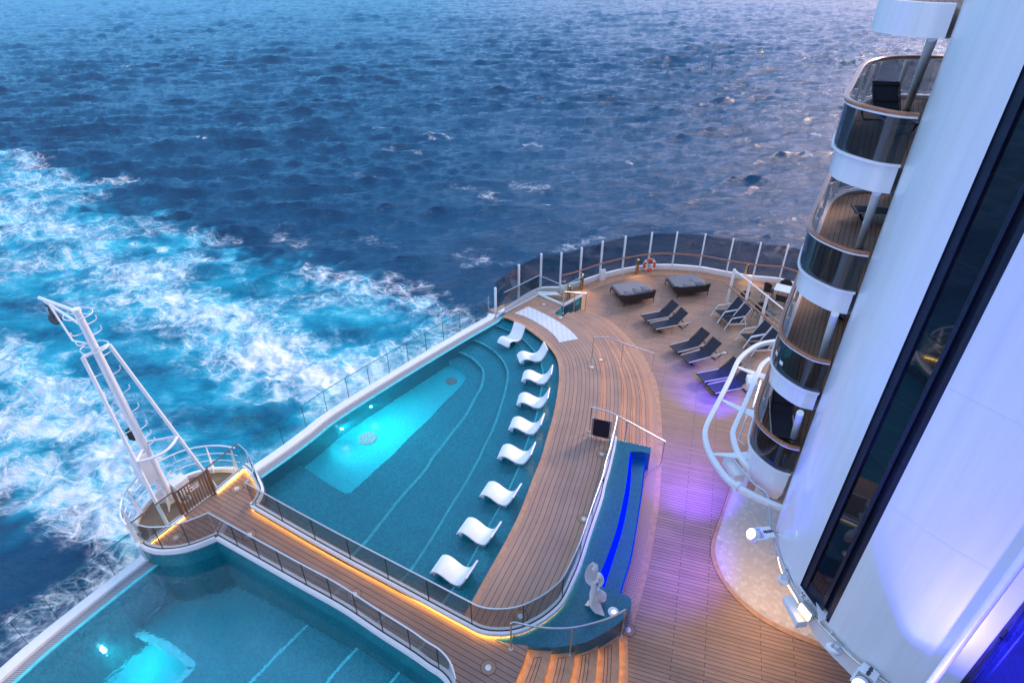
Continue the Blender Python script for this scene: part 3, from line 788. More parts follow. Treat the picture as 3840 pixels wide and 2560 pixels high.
m = MB(); j0 = nearest_i(lip_l, LD[0])
m.fill(atz(LD + list(reversed(lip_l[j0:])), 0), zl[3]); m.wall(LD, zl[3], ztop)
struct('lower_pool_deep_floor', m, M['deeptile'], 'turquoise floor of the deep end in the lower pool, lamp glow put into its colour', 'pool')
m = MB()
for c, z, wd in ((LA, zl[0], 0.075), (LB, zl[1], 0.085), (LC, zl[2], 0.09)):
    m.sweep(atz(c, z), [(0.0, -0.06), (0.0, 0.005), (wd, 0.005), (wd, -0.06)])
m.sweep(atz(LD[2:], ztop), [(0.0, -0.02), (0.0, 0.006), (-0.22, 0.006), (-0.22, -0.02)])
struct('lower_pool_nosings', m, M['nosing'], 'pale turquoise lines along the ledges of the lower pool', 'pool')
m = MB(); m.fill(atz(pool_l, 0), ZL)
struct('lower_pool_water', m, M['water'], 'clear rippled water of the lower pool', 'water')

# infinity edges: turquoise lip, grey gutter, white coaming
for nm, lip, z in (('upper', lip_u, ZU), ('lower', lip_l, ZL)):
    s = -1 if (offset(lip, 1.0)[10] - Vector((0, 15, z))).length > (lip[10] - Vector((0, 15, z))).length else 1
    s = 1 if (offset(lip, 1.0)[10].x < lip[10].x) else -1     # outboard side
    m = MB(); m.sweep(lip, [(s * 0.004, -0.3), (s * 0.004, 0.015), (s * 0.10, 0.015), (s * 0.10, -0.3)])
    struct(nm + '_pool_lip', m, M['nosing'], 'turquoise overflow lip along the stern edge of the %s pool' % nm, 'pool')
    m = MB(); m.strip(atz(offset(lip, s * 0.10), z - 0.05), atz(offset(lip, s * 0.40), z - 0.05))
    struct(nm + '_pool_gutter', m, M['gutter'], 'grey perforated gutter outside the lip of the %s pool' % nm, 'pool')
    m = MB(); m.sweep(lip, [(s * 0.40, -0.4), (s * 0.40, 0.05), (s * 0.43, 0.08), (s * 0.70, 0.08), (s * 0.74, 0.05), (s * 0.74, -0.9)])
    struct(nm + '_pool_coaming', m, M['white'], 'white rounded coaming along the stern edge of the %s pool' % nm, 'wall')
coam_u = offset(lip_u, -0.70 if offset(lip_u, 1.0)[10].x > lip_u[10].x else 0.70)
coam_l = offset(lip_l, -0.70 if offset(lip_l, 1.0)[10].x > lip_l[10].x else 0.70)

# the hull below
hull = list(reversed(atz(deck_edge, 0))) + atz(coam_u, 0) + atz(coam_l, 0)
m = MB(); m.wall(atz(hull, 0), SEA_Z - 1.5, -0.02)
tag(obj('ship_hull', m, M['white']), 'white ship hull below the pools and the main deck', 'hull', kind='structure')

# floor drains in the upper pool
def disc(c, r, z, n=28): return [Vector((c.x + r * math.cos(2 * math.pi * k / n), c.y + r * math.sin(2 * math.pi * k / n), z)) for k in range(n)]
for q, r, lb in ((P(1038, 887), 0.26, 'round grey drain grate at the shallow end of the bright deep floor'), (P(846, 1017), 0.36, 'round grey drain grate at the middle of the bright deep floor')):
    c = W(q, ZU - app(1.35)); m = MB(); m.prism(disc(c, r, 0), zs[4] + 0.002, zs[4] + 0.03)
    tag(obj('pool_drain', m, M['gutter']), lb, 'drain', 'drain grates on the pool floor')

# ------------------------------------------------------------------ curved steps down to the main deck
def outw(path, d):
    o_ = offset(path, d); i_ = len(path) // 2
    return o_ if ((o_[i_].x > path[i_].x) == (d > 0)) or d == 0 else offset(path, -d)
for i in range(4):
    z = zr[i + 1]; A_ = outw(resample(atz(step_r[i], z), 80), -0.05); B_ = resample(atz(step_r[i + 1], z), 80)
    m = MB(); m.strip(A_, B_, 2)
    m.uv = [[(u[0], u[1] + 0.03) for u in q] if q else q for q in m.uv]
    st = struct('curved_step', m, M['teakc'], 'curved teak step %s between the pool surround and the main deck' % ['just below the surround', 'second down', 'third down', 'lowest'][i], 'step')
    rs = outw(resample(step_r[i], 80), -0.04)
    m = MB(); m.wall(rs, z - 0.01, zr[i] - 0.06); m.wall(outw(step_r[i], 0.0), zr[i] - 0.022, zr[i])
    obj('riser', m, M['warmwood'], st)
    m = MB(); m.wall(rs[10:], zr[i] - 0.06, zr[i] - 0.03)
    obj('light_strip', m, M['ledsoft'], st)
rs = outw(step_r[4], -0.04); m = MB(); m.wall(rs, 0, 0.10); m.wall(step_r[4], 0.138, 0.16)
obj('lowest_riser', m, M['warmwood'], st)
m = MB(); m.wall(rs[10:], 0.10, 0.13); obj('light_strip', m, M['ledsoft'], st)
m = MB(); pth = [W(U(222, 600), ZB), W(U(300, 610), ZB), W(U(497, 640), ZB)]
m.wall(pth, 0.6, ZB - 0.003); obj('end_riser', m, M['warmwood'], st)

# perforated drain strip and plain border at the foot of the steps and the bench
gr_in = smooth(WL(K, [(425, 790), (560, 846), (680, 936), (790, 1056), (880, 1200), (940, 1330), (975, 1450), (1000, 1568)], 0.0) + WL(U, [(945, 200), (955, 450), (955, 720), (930, 1065), (880, 1250), (825, 1568)], 0.0) + WL(FF, [(2384, 2007), (2369, 2095), (2342, 2183), (2331, 2218), (2356, 2250), (2366, 2292)], 0.0), 120)
gr_mid = smooth(WL(K, [(455, 800), (590, 856), (720, 950), (835, 1066), (925, 1200), (995, 1340), (1030, 1450), (1060, 1568)], 0.0) + WL(U, [(1050, 200), (1060, 500), (1060, 850), (1040, 1200), (1000, 1568)], 0.0) + WL(BM, [(2085, 600), (2050, 780), (2010, 980), (1990, 1100), (1985, 1130)], 0.0), 120)
gr_out = smooth(WL(K, [(480, 800), (640, 868), (770, 975), (890, 1100), (975, 1220), (1040, 1345), (1075, 1450), (1093, 1568)], 0.0) + WL(U, [(1110, 200), (1130, 500), (1130, 900), (1110, 1200), (1085, 1568)], 0.0) + WL(BM, [(2150, 500), (2110, 745), (2050, 985), (2010, 1120), (1995, 1180)], 0.0), 120)
m = MB(); m.strip(atz(gr_in, 0.004), atz(gr_mid, 0.004)); struct('drain_strip', m, M['grate'], 'perforated drain strip along the foot of the curved steps and the bench', 'drain')
m = MB(); m.strip(atz(gr_mid, 0.003), atz(gr_out, 0.003)); struct('curved_border', m, M['warmwood'], 'plain teak border outside the perforated drain strip', 'deck')

# white slotted grating let into the surround
hp = smooth(WL(T, [(850, 703), (1000, 768), (1200, 865), (1400, 982), (1600, 1130), (1735, 1275)], ZB), 20) + smooth(WL(T, [(1400, 1336), (1300, 1200), (1150, 1078), (950, 955), (780, 875), (610, 823)], ZB), 20)
m = MB(); m.prism(hp, ZB - 0.02, ZB + 0.012)
tag(obj('floor_grating', m, M['hatch']), 'curved white slotted grating let into the teak beside the upper pool', 'grating')

# ------------------------------------------------------------------ stairs at the near end of the walkway
noses = [[(545, 475), (535, 545), (480, 720), (420, 850), (350, 1019), (300, 1130), (220, 1330)],
         [(905, 480), (900, 540), (870, 660), (822, 850), (770, 1019), (735, 1130), (670, 1330)],
         [(1250, 480), (1248, 525), (1232, 660), (1200, 850), (1160, 1019), (1135, 1130), (1080, 1330)],
         [(1580, 380), (1578, 440), (1570, 600), (1555, 820), (1530, 1019), (1515, 1130), (1480, 1330)],
         [(1880, 200), (1885, 300), (1890, 500), (1890, 800), (1880, 1019), (1872, 1130), (1855, 1330)]]
nz = [0.80, 0.64, 0.48, 0.32, 0.16]
nose = [smooth(WL(S, q, z), 40) for q, z in zip(noses, nz)]
M['teaks'] = teak('teak_stairs', None, 0.14, light=(0.30, 0.175, 0.125), dark=(0.265, 0.155, 0.112), length=60)
for i in range(4):
    A_ = outw(atz(nose[i], nz[i + 1]), -0.05); B_ = nose[i + 1]
    m = MB(); m.strip(A_, B_, 2); lab = ['topmost', 'second', 'third', 'lowest'][i]
    st = struct('straight_step', m, M['warmwood'], '%s teak tread with a glowing edge at the near end of the walkway' % lab, 'step')
    rs = outw(nose[i], -0.04); m = MB(); m.wall(rs, nz[i + 1], nz[i] - 0.065); m.wall(nose[i], nz[i] - 0.022, nz[i] + 0.002); obj('riser', m, M['warmwood'], st)
    m = MB(); m.wall(rs, nz[i] - 0.065, nz[i] - 0.03); obj('light_strip', m, M['ledstair'], st)
    l = [p.lerp(q, 0.38) + Vector((0, 0, 0.003)) for p, q in zip(A_, B_)]; r_ = [p.lerp(q, 0.66) + Vector((0, 0, 0.003)) for p, q in zip(A_, B_)]
    mid = [p.lerp(q, 0.5) for p, q in zip(l, r_)]
    m = MB()
    for c in (l[7:], mid[7:], r_[7:], [l[7], mid[7], r_[7]]): m.strip(c, atz(offset(c, 0.012), c[0].z))
    obj('caulking', m, M['sealant'], st)
rs = outw(nose[4], -0.04); m = MB(); m.wall(rs, 0, 0.095); m.wall(nose[4], 0.138, 0.162); obj('lowest_riser', m, M['warmwood'], st)
m = MB(); m.wall(rs, 0.095, 0.13); obj('light_strip', m, M['ledstair'], st)
m = MB(); fo = offset(atz(nose[4], 0.005), 0.25); m.strip(atz(nose[4], 0.005), fo)
if fo[20].x < nose[4][20].x:
    m = MB(); m.strip(atz(nose[4], 0.005), offset(atz(nose[4], 0.005), -0.25))
struct('stair_border', m, M['warmwood'], 'plain teak border at the foot of the glowing stairs', 'deck')

# ------------------------------------------------------------------ glass balustrades
def inward(path, ref, d):
    i = len(path) // 2
    a = offset(path, d); b = offset(path, -d)
    return a if (a[i] - ref).length < (b[i] - ref).length else b

def split_path(path, n):
    q = resample(path, n * 8 + 1)
    return [q[i * 8:i * 8 + 9] for i in range(n)]

def balustrade(name, label, cat, path, z0, h, n, gl, rail, rr=0.022, shoe=None, group=None, gap=0.012, joint=True, railprof=False):
    root = thing(name, label, cat, path[len(path) // 2], 0, group); root.location.z = z0
    if shoe:
        w_, zb_, zt_ = shoe
        p0_ = atz(path, 0)
        m = MB(); m.sweep(p0_, [(-w_ / 2, zb_), (-w_ / 2, zt_), (-0.022, zt_), (-0.022, zb_)]); m.sweep(p0_, [(0.022, zb_), (0.022, zt_), (w_ / 2, zt_), (w_ / 2, zb_)])
        o = obj('shoe', m, M['white'], root)
        m = MB(); m.sweep(p0_, [(-0.02, zb_), (-0.02, zt_ - 0.012), (0.02, zt_ - 0.012), (0.02, zb_)]); obj('groove', m, M['sealant'], o)
    pieces = split_path(path, n)
    for i, q in enumerate(pieces):
        q = [Vector(p_) for p_ in q]
        q[0] = q[0].lerp(q[1], min(0.4, gap / max(1e-3, (q[1] - q[0]).length))); q[-1] = q[-1].lerp(q[-2], min(0.4, gap / max(1e-3, (q[-1] - q[-2]).length)))
        m = MB(); m.sweep(atz(q, z0), [(-0.007, 0.0), (-0.007, h), (0.007, h), (0.007, 0.0)])
        obj('glass_panel', m, gl, root)
    if joint:
        for q in pieces[1:]:
            m = MB(); t = (q[1] - q[0]).normalized(); ang = math.atan2(t.y, t.x)
            m.box((q[0].x, q[0].y, z0 + h / 2), (gap * 1.6, 0.022, h - 0.01), ang); obj('joint', m, M['sealant'], root)
    if rail:
        m = MB()
        if railprof: m.sweep(atz(path, z0 + h), [(-rr, 0.0), (-rr, rr * 1.2), (rr, rr * 1.2), (rr, 0.0)])
        else: m.tube(atz(path, z0 + h + rr * 0.6), rr, 8)
        obj('handrail', m, rail, root)
    return root

pool_c = W(MM(700, 1200), ZB); walk_c = W(BM(300, 1000), ZB)
head_c = W(G(1300, 1150), ZB)
def meet(pa, pb):                     # lengthen two offset paths to their common corner (end of pa, start of pb)
    a, b = pa[-1], pb[0]; ta, tb = (pa[-1] - pa[-3]).normalized(), (pb[0] - pb[2]).normalized()
    den = ta.x * tb.y - ta.y * tb.x
    if abs(den) < 0.05: q = (a + b) / 2
    else:
        s_ = ((b.x - a.x) * tb.y - (b.y - a.y) * tb.x) / den; q = a + ta * s_
        if (q - a).length > 0.5: q = (a + b) / 2
    return pa[:-1] + [q], [q.copy()] + pb[1:]
bal_up = inward(shoe_out, pool_c, 0.10)
bal_w0 = inward(wing_up, head_c, 0.10)
bal_up, bal_w0 = meet(bal_up, bal_w0)
bal_l0 = inward(shoe_low, walk_c, 0.10); bal_wl0 = inward(wing_low, head_c, 0.10)
bal_wl0, bal_l0 = meet(bal_wl0, bal_l0)
b_up = balustrade('balustrade', 'long curved grey glass balustrade with steel rail between the upper pool and the walkway', 'balustrade', bal_up, ZB + 0.06, 1.08, 13, M['smoke'], M['steel'], shoe=(0.2, ZB + 0.075, ZB + 0.19), group='glass balustrades round the pools')
sgn = 1 if (offset(bal_up, 0.1)[120] - walk_c).length < (bal_up[120] - walk_c).length else -1
m = MB(); m.wall(offset(bal_up, sgn * 0.045)[72:], ZB + 0.015, ZB + 0.07); obj('light_strip', m, M['led'], b_up)
m = MB(); m.wall(offset(bal_up, sgn * 0.05)[:72], ZB + 0.02, ZB + 0.065); obj('cove_light', m, emit('cove_led', (1.0, 0.85, 0.5), 5.0), b_up)
m = MB(); m.wall(offset(bal_up, -sgn * 0.085), 0.1, ZB + 0.08); m.wall(offset(bal_up, sgn * 0.035), ZB - 0.02, ZB + 0.08); obj('fascia', m, M['sealant'], b_up)
head_c = W(G(1300, 1150), ZB)
bal_w = bal_w0
b_w = balustrade('balustrade', 'short tightly curved clear glass balustrade round the pool side of the walkway head', 'balustrade', bal_w, ZB + 0.06, 1.08, 3, M['clear'], M['steel'], shoe=(0.2, ZB + 0.075, ZB + 0.19), group='glass balustrades round the pools')
sg2 = 1 if (offset(bal_w, 0.1)[20] - head_c).length < (bal_w[20] - head_c).length else -1
m = MB(); m.wall(offset(bal_w, sg2 * 0.05)[6:], ZB + 0.015, ZB + 0.07); obj('light_strip', m, M['led'], b_w)
m = MB(); m.wall(offset(bal_w, -sg2 * 0.08), -0.2, ZB + 0.08); obj('fascia', m, M['sidetile'], b_w)
bal_l = bal_l0
balustrade('balustrade', 'long straight grey glass balustrade with steel rail above the lower pool', 'balustrade', bal_l, ZB + 0.06, 1.08, 10, M['smoke'], M['steel'], shoe=(0.2, ZB + 0.02, ZB + 0.19), group='glass balustrades round the pools')
bal_wl = bal_wl0
balustrade('balustrade', 'curved clear glass balustrade round the lower pool side of the walkway head', 'balustrade', bal_wl, ZB + 0.06, 1.08, 3, M['smoke'], M['steel'], shoe=(0.2, ZB + 0.02, ZB + 0.19), group='glass balustrades round the pools')
# slotted overflow with a grab rail under the lower balustrades
for pth, lb in ((shoe_low, 'steel grab rail below the straight balustrade of the lower pool'), (wing_low, 'short curved steel grab rail below the walkway head')):
    q = inward(pth, walk_c if pth is shoe_low else head_c, -0.05)[4:-4]
    t = thing('grab_rail', lb, 'rail', q[len(q) // 2], 0, 'grab rails of the lower pool')
    m = MB(); m.tube(atz(q, 0.46), 0.02, 8); obj('rail', m, M['steel'], t)
    m = MB()
    q2 = inward(pth, walk_c if pth is shoe_low else head_c, -0.012)[3:-3]
    m.wall(q2, 0.50, 0.60); m.wall(q2, 0.34, 0.42); obj('slot', m, M['sealant'], t)
    m = MB()
    for i in range(3, len(q), 12): m.tube([Vector((q[i].x, q[i].y, 0.46)), Vector((q2[i].x, q2[i].y, 0.46))], 0.012, 6)
    obj('bracket', m, M['steel'], t)

# stern glass on the coamings
gu = balustrade('stern_screen', 'long clear glass screen along the stern edge of the upper pool', 'glass screen', list(reversed(coam_u))[2:], ZU + 0.08, 0.98, 12, M['clear'], M['sidetile'], rr=0.014, group='clear stern screens', gap=0.006)
gl_ = balustrade('stern_screen', 'long clear glass screen along the stern edge of the lower pool', 'glass screen', coam_l[2:], ZL + 0.08, 1.02, 8, M['clear'], M['sidetile'], rr=0.014, group='clear stern screens', gap=0.006)

# ------------------------------------------------------------------ tall windscreen round the main deck
post_px = [W(T(278, 832), 0.5), W(T(682, 550), 0.4)] + [W(K(*q), 0.0) for q in [(60, 640), (228, 630), (397, 582), (572, 522), (765, 475), (985, 440), (1195, 437), (1430, 455), (1662, 497), (1890, 535), (2117, 557)]] + [Vector((16.5, 29.2, 0)), Vector((18.6, 28.1, 0)), Vector((20.5, 26.6, 0))]
ws = thing('windscreen', 'tall curved screen of dark glass between white posts round the main deck', 'windscreen', post_px[8], 0)
zt = 2.26
for i, q in enumerate(post_px):
    a = post_px[max(0, i - 1)]; b = post_px[min(len(post_px) - 1, i + 1)]; t = (b - a); ang = math.atan2(t.y, t.x)
    z0 = q.z; m = MB(); m.box((q.x, q.y, (z0 + zt + (0.1 if i else -0.25)) / 2), (0.075, 0.11, zt - z0 + (0.1 if i else -0.25)), ang)
    nrm = Vector((math.sin(ang), -math.cos(ang), 0))
    if i > 2: m.add([q + nrm * 0.055 + Vector((0, 0, 0.0)), q + nrm * 0.2, q + nrm * 0.055 + Vector((0, 0, 0.3)), q + nrm * 0.055 + Vector((-0.02, 0, 0.0)), q + nrm * 0.2 + Vector((-0.02, 0, 0)), q + nrm * 0.055 + Vector((-0.02, 0, 0.3))], [(0, 1, 2), (5, 4, 3), (0, 3, 4, 1), (1, 4, 5, 2), (2, 5, 3, 0)])
    obj('post', m, M['white'], ws, bevel=0.008)
for a, b in zip(post_px, post_px[1:]):
    t = (b - a).normalized(); a2 = a + t * 0.05; b2 = b - t * 0.05
    za, zb2 = (0.34, 0.34)
    m = MB(); nrm = Vector((-t.y, t.x, 0)) * 0.02
    vs = [Vector((a2.x, a2.y, max(za, a.z + 0.25))) + nrm, Vector((b2.x, b2.y, max(zb2, b.z + 0.25))) + nrm, Vector((b2.x, b2.y, zt)) + nrm, Vector((a2.x, a2.y, zt)) + nrm]
    m.add(vs + [q + nrm * 0.6 for q in vs], [(0, 1, 2, 3), (7, 6, 5, 4), (0, 4, 5, 1), (2, 6, 7, 3)])
    obj('glass_panel', m, M['dark'], ws)
base = smooth([Vector((q.x, q.y, 0)) for q in post_px], 120)
m = MB(); m.sweep(base, [(-0.05, 0.0), (-0.05, 0.30), (0.09, 0.30), (0.09, -0.3)]); obj('plinth', m, M['white'], ws)
rl = inward(base, Vector((9, 22, 0)), 0.16); i3 = nearest_i(rl, post_px[3])
m = MB(); m.sweep(atz(rl[i3:], 1.05), [(-0.045, 0.0), (-0.055, 0.03), (-0.03, 0.055), (0.03, 0.055), (0.055, 0.03), (0.045, 0.0)]); obj('wooden_handrail', m, M['wood'], ws)
m = MB()
for q in post_px[4:]:
    c = rl[nearest_i(rl, q)]; m.tube([Vector((q.x, q.y, 1.0)), Vector((c.x, c.y, 1.04))], 0.018, 6)
obj('rail_bracket', m, M['white'], ws)
m = MB(); q = post_px[5]; m.box((q.x + 0.12, q.y - 0.12, 0.33), (0.34, 0.2, 0.66), 0.4)
tag(obj('junction_box', m, M['white'], bevel=0.02), 'white box at the foot of a windscreen post', 'box')

# broad white waterway outside the rear corner
m = MB(); m.fill([W(T(300, 800), 0.45), W(T(900, 425), 0.45), W(T(1340, 440), 0.35), W(T(1430, 495), 0.3), W(T(1040, 505), 0.45), W(T(440, 790), 0.45)])
struct('waterway', m, M['white'], 'broad white waterway between the windscreen and the rear corner of the pool surround', 'deck')

# rear corner: teal box with its own glass
cp = [W(T(432, 800), ZB), W(T(1030, 490), ZB), W(T(1470, 680), ZB), W(T(1800, 500), ZB)]
cpath = resample(cp[:2], 10) + resample(cp[1:3], 8)[1:] + resample(cp[2:], 8)[1:]
corner_c = W(T(1000, 700), ZB)
root = thing('corner_balustrade', 'angled clear glass balustrade with steel rail at the rear corner of the pool surround', 'balustrade', cp[1], 0)
for a, b, k in ((cp[0], cp[1], 2), (cp[1], cp[2], 1), (cp[2], cp[3], 1)):
    for i in range(k):
        p0, p1 = a.lerp(b, i / k), a.lerp(b, (i + 1) / k); e = (p1 - p0).normalized() * 0.012
        m = MB(); m.sweep([p0 + e, p1 - e], [(-0.007, 0.05), (-0.007, 1.10), (0.007, 1.10), (0.007, 0.05)]); obj('glass_panel', m, M['smoke'] if k == 2 else M['clear'], root)
    m = MB(); m.sweep([a, b], [(-0.02, 1.10), (-0.02, 1.125), (0.02, 1.125), (0.02, 1.10)]); obj('handrail', m, M['steel'], root)
    m = MB(); m.sweep([a, b], [(-0.06, -0.05), (-0.06, 0.07), (-0.02, 0.07), (-0.02, -0.05)]); m.sweep([a, b], [(0.02, -0.05), (0.02, 0.07), (0.06, 0.07), (0.06, -0.05)]); obj('shoe', m, M['white'], root)
m = MB(); fw = (cp[3] - cp[2]); back = Vector((-fw.y, fw.x, 0)).normalized() * 0.2
m.prism([Vector((cp[2].x, cp[2].y, 0)), Vector((cp[3].x, cp[3].y, 0)), Vector((cp[3].x, cp[3].y, 0)) + back, Vector((cp[2].x, cp[2].y, 0)) + back], 0.0, ZB - 0.06)
cb = tag(obj('corner_wall', m, M['bench']), 'short teal mosaic wall below the glass at the rear end of the curved steps', 'wall')
d_ = fw.normalized(); nrm = Vector((d_.y, -d_.x, 0)); c = cp[2].lerp(cp[3], 0.75) + nrm * 0.012; c.z = 0.5
m = MB(); m.box(c, (0.42, 0.02, 0.28), math.atan2(d_.y, d_.x)); sg = tag(obj('safety_sign', m, M['green']), 'small green sign with white lines on the teal corner wall', 'sign')
m = MB()
for k in range(3): m.box(c + nrm * 0.012 + Vector((0, 0, 0.07 - 0.07 * k)), (0.3, 0.006, 0.022), math.atan2(d_.y, d_.x))
obj('lettering', m, M['nosing'], sg)
m = MB(); q = W(T(1420, 380), 0.6)
lad = thing('wall_ladder', 'small white ladder of bent rungs behind the rear corner glass', 'ladder', W(T(1420, 500), 0.1))
for k in range(5):
    m = MB(); c = W(T(1405, 495), 0.15) + Vector((0, 0, 0.22 * k)); m.tube([c, c + Vector((0.02, -0.14, 0)), c + Vector((0.26, -0.14, 0)), c + Vector((0.26, 0.0, 0))], 0.014, 6); obj('rung', m, M['white'], lad)

# ------------------------------------------------------------------ stainless handrails
def handrail(label, posts, bend, end_drop=None, r=0.028):
    base0 = W(posts[0][0], posts[0][1])
    t = thing('handrail', label, 'handrail', base0, 0, 'steel handrails at the steps')
    tops = []
    for px, z, ytop in posts:
        c = W(px, z); zt_ = zat(c, ytop); tops.append(Vector((c.x, c.y, zt_)))
        m = MB(); m.tube([c, Vector((c.x, c.y, zt_))], r * 0.85, 10); o = obj('post', m, M['steel'], t)
        m = MB(); m.lathe(c, [(0.0, 0.022), (0.055, 0.018), (0.06, 0.0)], 16); obj('base_plate', m, M['steel'], o)
    pth = []
    for i, q in enumerate(tops):
        pth.append(q)
        if i < len(tops) - 1 and bend.get(i): pth += [Vector(b) for b in bend[i](q, tops[i + 1])]
    m = MB(); m.tube(smooth(pth, 30) if bend.get('s') else pth, r, 10); obj('rail', m, M['steel'], t)
    return t
handrail('short steel handrail beside the green sign at the rear end of the steps', [(T(1463, 825), 0.64, T(0, 440)[1]), (T(1648, 810), 0.32, T(0, 455)[1]), (T(1850, 815), 0.0, T(0, 470)[1])], {})
handrail('long steel handrail crossing the curved steps between the white grating and the loungers', [(K(505, 1225), ZB, K(0, 1025)[1]), (K(755, 1268), 0.48, K(0, 1078)[1]), (K(1015, 1342), 0.0, K(0, 1165)[1])], {0: lambda a, b: [a.lerp(b, 0.5) + Vector((0, 0, (a.z - b.z) * 0.5 - 0.02))]})
handrail('long steel handrail sloping above the blue bench beside the black sign board', [(U(112, 515), ZB, U(0, 170)[1]), (U(605, 648), ZB, U(0, 365)[1]), (U(1112, 972), 0.0, U(0, 655)[1])], {0: lambda a, b: [a.lerp(b, 0.45) + Vector((0, 0, (a.z - b.z) * 0.42))]})
s4 = thing('handrail', 'curved steel handrail running round the tiled platform above the glowing stairs', 'handrail', W(S(298, 520), ZB), 0, 'steel handrails at the steps')
pb = [(S(298, 520), 0.8, S(0, 140)[1]), (S(1165, 595), 0.48, S(0, 205)[1]), (S(1912, 330), 0.0, BM(0, 1066)[1])]
tops = []
for px, z, yt in pb:
    c = W(px, z); q = Vector((c.x, c.y, zat(c, yt))); tops.append(q)
    m = MB(); m.tube([c, q], 0.022, 10); o = obj('post', m, M['steel'], s4)
    m = MB(); m.lathe(c, [(0.0, 0.022), (0.055, 0.018), (0.06, 0.0)], 16); obj('base_plate', m, M['steel'], o)
def on_line(fr, x, y, a, b):          # a point of the rail seen at a pixel, height blended between two posts
    best = None
    for k in range(41):
        z = a.z + (b.z - a.z) * k / 40; q = W(fr(x, y), z)
        t = max(0, min(1, (Vector((q.x - a.x, q.y - a.y))).length / max(1e-6, Vector((b.x - a.x, b.y - a.y)).length)))
        e = abs(a.z + (b.z - a.z) * t - z)
        if best is None or e < best[0]: best = (e, q)
    return best[1]
pth = [tops[0], on_line(S, 350, 125, tops[0], tops[1]), on_line(S, 600, 178, tops[0], tops[1]), on_line(S, 900, 213, tops[0], tops[1]), tops[1], on_line(S, 1500, 140, tops[1], tops[2]), on_line(S, 1760, 55, tops[1], tops[2]), tops[2]]
m = MB(); m.tube([tops[0]] + smooth(pth[1:], 36), 0.026, 10); obj('rail', m, M['steel'], s4)

# black board on two steel legs
bd = thing('sign_board', 'blank black board on two steel legs beside the blue bench', 'sign board', W(U(262, 605), ZB), 0)
bl, brr = W(U(138, 578), ZB), W(U(392, 635), ZB)
for q, yt in ((bl, U(0, 318)[1]), (brr, U(0, 368)[1])):
    h_ = zat(q, yt); m = MB(); m.tube([q, Vector((q.x, q.y, h_))], 0.03, 10); o = obj('leg', m, M['steel'], bd)
    m = MB(); m.lathe(q, [(0.0, 0.02), (0.06, 0.016), (0.065, 0)], 16); obj('base_plate', m, M['steel'], o)
t = (brr - bl); m = MB(); m.box(bl.lerp(brr, 0.5) + Vector((0, 0, (zat(bl, U(0, 318)[1]) - ZB) * 0.52)), (t.length - 0.075, 0.02, (zat(bl, U(0, 318)[1]) - ZB) * 0.9), math.atan2(t.y, t.x)); obj('board', m, M['board'], bd)
m = MB()
for sx_ in (-1, 1):
    for sz_ in (-1, 1): m.box(bl.lerp(brr, 0.5 + sx_ * 0.36) + Vector((0, -0.016, (zat(bl, U(0, 318)[1]) - ZB) * (0.52 + sz_ * 0.40))), (0.025, 0.012, 0.025), math.atan2(t.y, t.x))
obj('rivets', m, M['steel'], bd)
m = MB(); c = W(U(462, 575), ZB + 0.2); m.tube([c, Vector((c.x, c.y, zat(c, U(0, 288)[1]))), ], 0.018, 8)
tag(obj('rail_stanchion', m, M['white']), 'thin white stanchion at the end of the balustrade beside the black board', 'post')

# ------------------------------------------------------------------ blue bench and sculpture platform
bn = thing('tiled_bench', 'long teal mosaic bench with a blue lit recess and a rounded platform', 'bench', W(U(700, 800), 0), 0)
top_r = smooth(WL(FF, [(2368, 1692), (2362, 1700), (2355, 1760), (2347, 1820), (2335, 1885), (2310, 1990), (2275, 2090), (2250, 2150), (2245, 2173)], ZB), 60)
back_l = smooth(WL(FF, [(2372, 1712), (2369, 1740), (2360, 1850), (2335, 1980), (2305, 2080), (2270, 2190), (2255, 2240)], 0.45), 60)
seat_f = smooth(WL(FF, [(2420, 1730), (2413, 1780), (2407, 1832), (2393, 1930), (2378, 2020), (2362, 2100), (2337, 2183), (2318, 2250)], 0.45), 60)
plat = smooth(WL(BM, [(1760, 862), (1790, 905), (1840, 925), (1900, 945), (1958, 965), (1984, 1000), (1980, 1042), (1940, 1110), (1860, 1178), (1700, 1268), (1560, 1305), (1400, 1316), (1275, 1305), (1150, 1288), (1050, 1265)], ZB + 0.05), 70)
ob = bal_up[:128]
n_ = 60
lft = offset(bal_up, sgn * 0.085)
tp_ = [W(U(497, 632), ZB)] + atz(lft[1:nearest_i(lft, plat[-1])], ZB) + atz(list(reversed(plat)), ZB) + atz(list(reversed(top_r))[1:], ZB) + [W(U(850, 800), ZB), W(U(966, 828), ZB), W(U(975, 735), ZB)]
m = MB(); m.fill(tp_, ZB + 0.004); m.wall(plat, 0, ZB + 0.004); m.wall([W(U(966, 828), ZB), W(U(975, 735), ZB), W(U(497, 632), ZB)], 0, ZB + 0.004)
obj('bench_top', m, M['bench'], bn)
m = MB(); m.strip(resample(atz(back_l, 0.45), n_), resample(atz(seat_f, 0.45), n_)); m.wall(seat_f, 0.0, 0.45); obj('seat', m, M['bench'], bn)
M['bluepanel'] = emit('blue_lit_panel', (0.0, 0.006, 1.0), 1.3)
m = MB(); m.strip(resample(atz(back_l, 0.452), n_), resample(atz(top_r, ZB - 0.02), n_)); obj('lit_back_panel', m, M['bluepanel'], bn)
m = MB(); m.sweep(seat_f, [(-0.012, -0.05), (-0.012, 0.008), (0.03, 0.008), (0.03, -0.05)]); obj('lit_seat_edge', m, emit('blue_edge', (0.0, 0.05, 1.0), 0.5), bn)
m = MB(); m.wall([W(U(966, 828), 0) , W(U(930, 1065), 0) + Vector((0, 0, 0))], 0, 0.02); 
q0, q1, q2 = W(U(700, 790), ZB), W(U(966, 828), ZB), W(U(930, 1065), 0)
